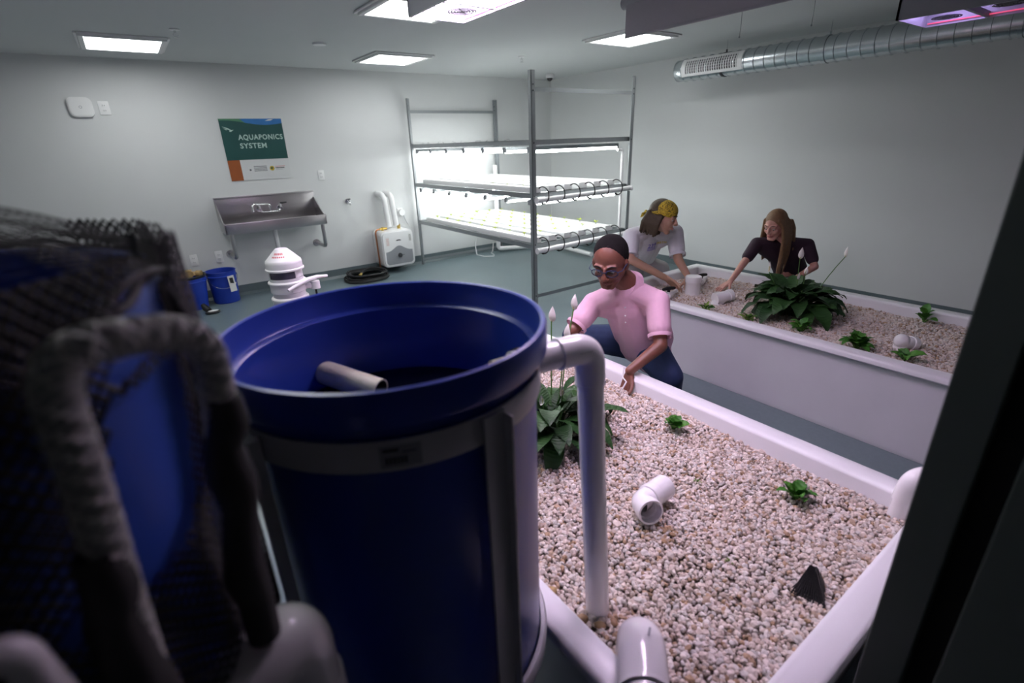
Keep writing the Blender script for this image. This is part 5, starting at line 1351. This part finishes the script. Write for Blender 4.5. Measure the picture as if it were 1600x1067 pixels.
MB().tube([V(J['wrL']) + V((-.012, .030, .01)), V(J['wrL']) + V((-.035, .012, -.03)), V(J['wrL']) + V((-.05, -.025, -.035)), V(J['wrL']) + V((-.075, -.02, -.075))], .004, 8).build('white_root', M['white_plastic'], man)

# --- person with yellow bandana and white tee at the end of the far bed
J = dict(pel=(3.56, 3.02, .50), neck=(3.290, 2.640, .920), head=(3.277, 2.505, 1.010), shR=(3.135, 2.700, .850), elR=(3.020, 2.600, .705), wrR=(3.262, 2.425, .540), shL=(3.545, 2.590, .845), elL=(3.470, 2.480, .650), wrL=(3.478, 2.372, .520),
         knR=(3.24, 2.86, .42), ftR=(3.42, 3.10, .09), knL=(3.72, 2.84, .46), ftL=(3.82, 3.12, .09))
p2, hd, b = person('person in a white t-shirt and yellow bandana crouching at the end of the far bed', J, None, (.44, -.86, -.24), (.10, -.03, 1), 1.06, False, .045, None)
hand(b, J['wrR'], (.65, -.30, -.55), (-.35, -.3, -.8), -1, .75); hand(b, J['wrL'], (-.25, -.25, -.75), (-.75, .1, .3), 1, .9)
rmesh(b, 'body', M['skin_light'], p2, .0045, 3); hd.face(p2, M['lip'], brow='hair_brown')
hb = MB(); hd.ell(hb, 0, .034, -.028, .077, .090, .094, 30, 20); hd.ell(hb, 0, .0, -.055, .074, .080, .062)
hb2 = MB()
for sg in (-1, 1):
    for k in range(7):
        z = -.005 - k * .014; L = .125 + .010 * math.sin(k * 2.1)
        a0 = hd.p(sg * .074, -.0, z); a1 = hd.p(sg * .080, -.06, z - .008); a2 = hd.p(sg * (.070 + .006 * math.sin(k)), -L - .01, z + .010 * math.sin(k * 3))
        chain(hb2, [(a0, .016), (a1, .018), (a2, .009)], 8)
for k in range(9):
    x = -.07 + k * .0175; chain(hb2, [(hd.p(x, .01, -.10), .02), (hd.p(x * 1.15, -.065, -.118), .02), (hd.p(x * 1.1, -.135 - .008 * math.sin(k * 2), -.10 - .02 * math.sin(k)), .009)], 8)
hb.v += []; k0 = len(hb.v); hb.add(hb2.v, hb2.f)
rmesh(hb, 'hair', M['hair_brown'], p2, .005, 2)
# bandana: front cap, band to the back, knot and tails
bd = MB(); hd.ell(bd, 0, .044, -.008, .0815, .078, .0945, 36, 28)
me_v = bd.v; keep = []
o = rmesh(bd, 'bandana', M['bandana'], p2, .004, 2)
bm = bmesh.new(); bm.from_mesh(o.data); off = V(p2.location)
cut_n = (hd.U * .72 - hd.F * .20); 
dele = []
for v in bm.verts:
    q = v.co + off - hd.c; x, y, z = q.dot(hd.R) / hd.k, q.dot(hd.U) / hd.k, q.dot(hd.F) / hd.k
    low = .018 + .10 * max(0, -z) * .0 - .005 * (z < 0) ; up_lim = .022 + 1.25 * (z + .070)
    if y < low - .008 or y > max(.044, up_lim + .050) or z < -.075: dele.append(v)
bmesh.ops.delete(bm, geom=dele, context='VERTS'); bmesh.ops.solidify(bm, geom=bm.faces[:], thickness=.003); bm.to_mesh(o.data); bm.free()
kn = MB()
for sg in (-1, 1):
    kn.tube([hd.p(sg * .074, .030, -.02), hd.p(sg * .077, .016, -.06), hd.p(sg * .060, .006, -.10), hd.p(sg * .012, .0, -.132)], [.016, .013, .010, .008], 10)
    kn.tube([hd.p(sg * .004, 0, -.132), hd.p(sg * .022, -.018, -.150), hd.p(sg * .030, -.045, -.155)], [.008, .011, .004], 8)
kn.sphere(hd.p(0, 0, -.135), .014 * hd.k, 12, 8); kn.build('bandana_knot', M['bandana'], o)
nk = V(J['neck']); sh = MB(); ch = V(J['pel']).lerp(nk, .64); ax = (V(J['shL']) - V(J['shR'])).normalized()
chain(sh, [(nk + V((.01, .03, -.04)), .075), (ch, .125), (V(J['pel']) + V((0, 0, .04)), .135)])
for sg, s_ in ((1, 'L'), (-1, 'R')):
    S_ = V(J['sh' + s_]); E_ = V(J['el' + s_]); chain(sh, [(nk + V((.01, .03, -.04)), .060), (S_, .070)]); cap(sh, S_, .070, S_.lerp(E_, .62), .066)
    chain(sh, [(S_, .070), (ch + ax * sg * .085, .095), (V(J['pel']) + ax * sg * .08 + V((0, 0, .03)), .11)])
shirt = rmesh(sh, 't_shirt', M['tee'], p2, .0075, 4)
MB().tube(ring_pts(nk + V((.0, .0, .004)), V(J['head']) - nk, .064), .006, 8, closed=True).build('neck_band', M['tee'], p2)
for s_ in 'LR':
    S_ = V(J['sh' + s_]); E_ = V(J['el' + s_]); dd = (E_ - S_).normalized(); c = S_.lerp(E_, .62) + dd * .055
    MB().tube([c - dd * .014, c + dd * .006], [.066, .064], 28, cap=False).tube([c + dd * .006, c - dd * .014], [.062, .062], 28, cap=False).build('sleeve_hem', M['tee'], p2)
bv = bvh_of(shirt)
D_ = V((.50, .85, .10)).normalized(); U1 = V((.86, -.50, .10)); U1 = (U1 - D_ * U1.dot(D_)).normalized(); U2 = U1.cross(D_); U2 = U2 if U2.z > 0 else -U2
org = V((3.300, 2.50, .735))
def shirt_text(body, x, y, size, m_, nm):
    vs, fs = text_verts(body, size, .0008); mb = MB(); stick(mb, [(v.x + x, v.y + y) for v in vs], org, U1, U2, D_, .003, fs); mb.build(nm, m_, p2, smooth=0)
shirt_text('239', -.075, -.005, .048, M['shirt_blue'], 'shirt_print')
shirt_text('EARTH', .005, .004, .026, M['shirt_yellow'], 'shirt_print')
pb = MB()
for row in range(3):
    for k in range(9):
        x = -.075 + k * .0085; y = -.014 - row * .011
        stick(pb, [(x, y), (x + .006, y), (x + .006, y + .006), (x, y + .006)], org, U1, U2, D_, .003, [(0, 1, 2, 3)])
pb.build('shirt_print', M['shirt_blue'], p2, smooth=0)
tr = MB()
for s_ in 'LR': chain(tr, [(V(J['pel']) + V((.0, 0.02, 0)), .14), (V(J['pel']) * .5 + V(J['kn' + s_]) * .5, .11), (J['kn' + s_], .085)])
rmesh(tr, 'shorts', M['greycloth'], p2, .009, 4)
for s_ in 'LR':
    f = V(J['ft' + s_]); q = MB(); cap(q, f + V((.0, .03, -.03)), .045, V((f.x - .05, f.y - .15, .045)), .040); rmesh(q, 'shoe', M['shoe'], p2, .008, 3)

# --- woman with long hair on the wall side of the far bed
J = dict(pel=(4.47, 2.05, .40), neck=(4.225, 2.045, .775), head=(4.130, 2.068, .893), shR=(4.075, 2.165, .735), elR=(3.880, 2.150, .605), wrR=(3.700, 2.140, .485), shL=(4.400, 1.910, .715), elL=(4.345, 1.800, .560), wrL=(4.190, 1.870, .475),
         knR=(4.18, 2.25, .12), ftR=(4.62, 2.30, .07), knL=(4.20, 1.90, .12), ftL=(4.62, 1.86, .07))
p3, hd, b = person('woman with long light brown hair in a dark plum top, reaching over the far bed', J, None, (-.955, .03, -.28), (-.12, .0, 1), .98, True, .036, None)
hand(b, J['wrR'], (-.72, .20, -.30), (0, -.2, -1), 1, .35, .92, .2); hand(b, J['wrL'], (-.7, .35, -.25), (0, .2, -1), -1, .4, .92)
rmesh(b, 'body', M['skin_fair'], p3, .0045, 3); hd.face(p3, M['lip'], brow='hair_brown')
hb = MB(); hd.ell(hb, 0, .036, -.024, .078, .090, .094, 30, 20); hd.ell(hb, 0, .0, -.050, .077, .090, .068)
for sg in (-1, 1):
    for k in range(10):
        z = .045 - k * .012; 
        a0 = hd.p(sg * .060, .055, z * .9); a1 = hd.p(sg * .079, -.01, z - .022)
        dn_ = V((0, 0, -1))
        L = .30 + .04 * math.sin(k * 1.7) if sg < 0 else .22
        a2 = a1 + dn_ * .10 + hd.R * sg * .012 + hd.F * (-.012); a3 = a1 + dn_ * (L * .75) + hd.R * sg * (.010 + .008 * math.sin(k)) + hd.F * (-.010 + .008 * math.sin(k * 2)); a4 = a1 + dn_ * (L + .08) + hd.R * sg * .002 + hd.F * (.004 * math.sin(k * 3))
        if sg > 0: a3 = a3 + hd.F * -.03; a4 = a4 + hd.F * -.05
        chain(hb, [(a0, .012), (a1, .013), (a2, .014), (a3, .013), (a4, .005)], 8)
for k in range(12):
    x = -.075 + k * .0136; a1 = hd.p(x, .0, -.108); chain(hb, [(a1, .016), (hd.p(x * 1.1, -.07, -.125), .018), (hd.p(x * 1.2, -.10, -.13) + V((.01, 0, -.10)), .015), (hd.p(x * 1.2, -.10, -.13) + V((.0, 0, -.22)), .006)], 8)
rmesh(hb, 'long_hair', M['hair_blond'], p3, .005, 2)
nk = V(J['neck']); sh = MB(); ch = V(J['pel']).lerp(nk, .62); ax = (V(J['shL']) - V(J['shR'])).normalized()
chain(sh, [(nk + V((.03, 0, -.035)), .062), (ch, .105), (V(J['pel']) + V((0, 0, .08)), .105)])
for sg, s_ in ((1, 'L'), (-1, 'R')):
    S_ = V(J['sh' + s_]); E_ = V(J['el' + s_]); chain(sh, [(nk + V((.03, 0, -.035)), .05), (S_, .054)]); cap(sh, S_, .054, S_.lerp(E_, .66), .048)
    chain(sh, [(S_, .055), (ch + ax * sg * .06, .082), (V(J['pel']) + ax * sg * .05 + V((0, 0, .08)), .09)])
rmesh(sh, 'plum_top', M['plum'], p3, .007, 4)
tr = MB()
for s_ in 'LR': chain(tr, [(V(J['pel']) + V((.02, 0, 0)), .125), (J['kn' + s_], .075), (J['ft' + s_], .05)])
rmesh(tr, 'trousers', M['darkcloth'], p3, .009, 4)
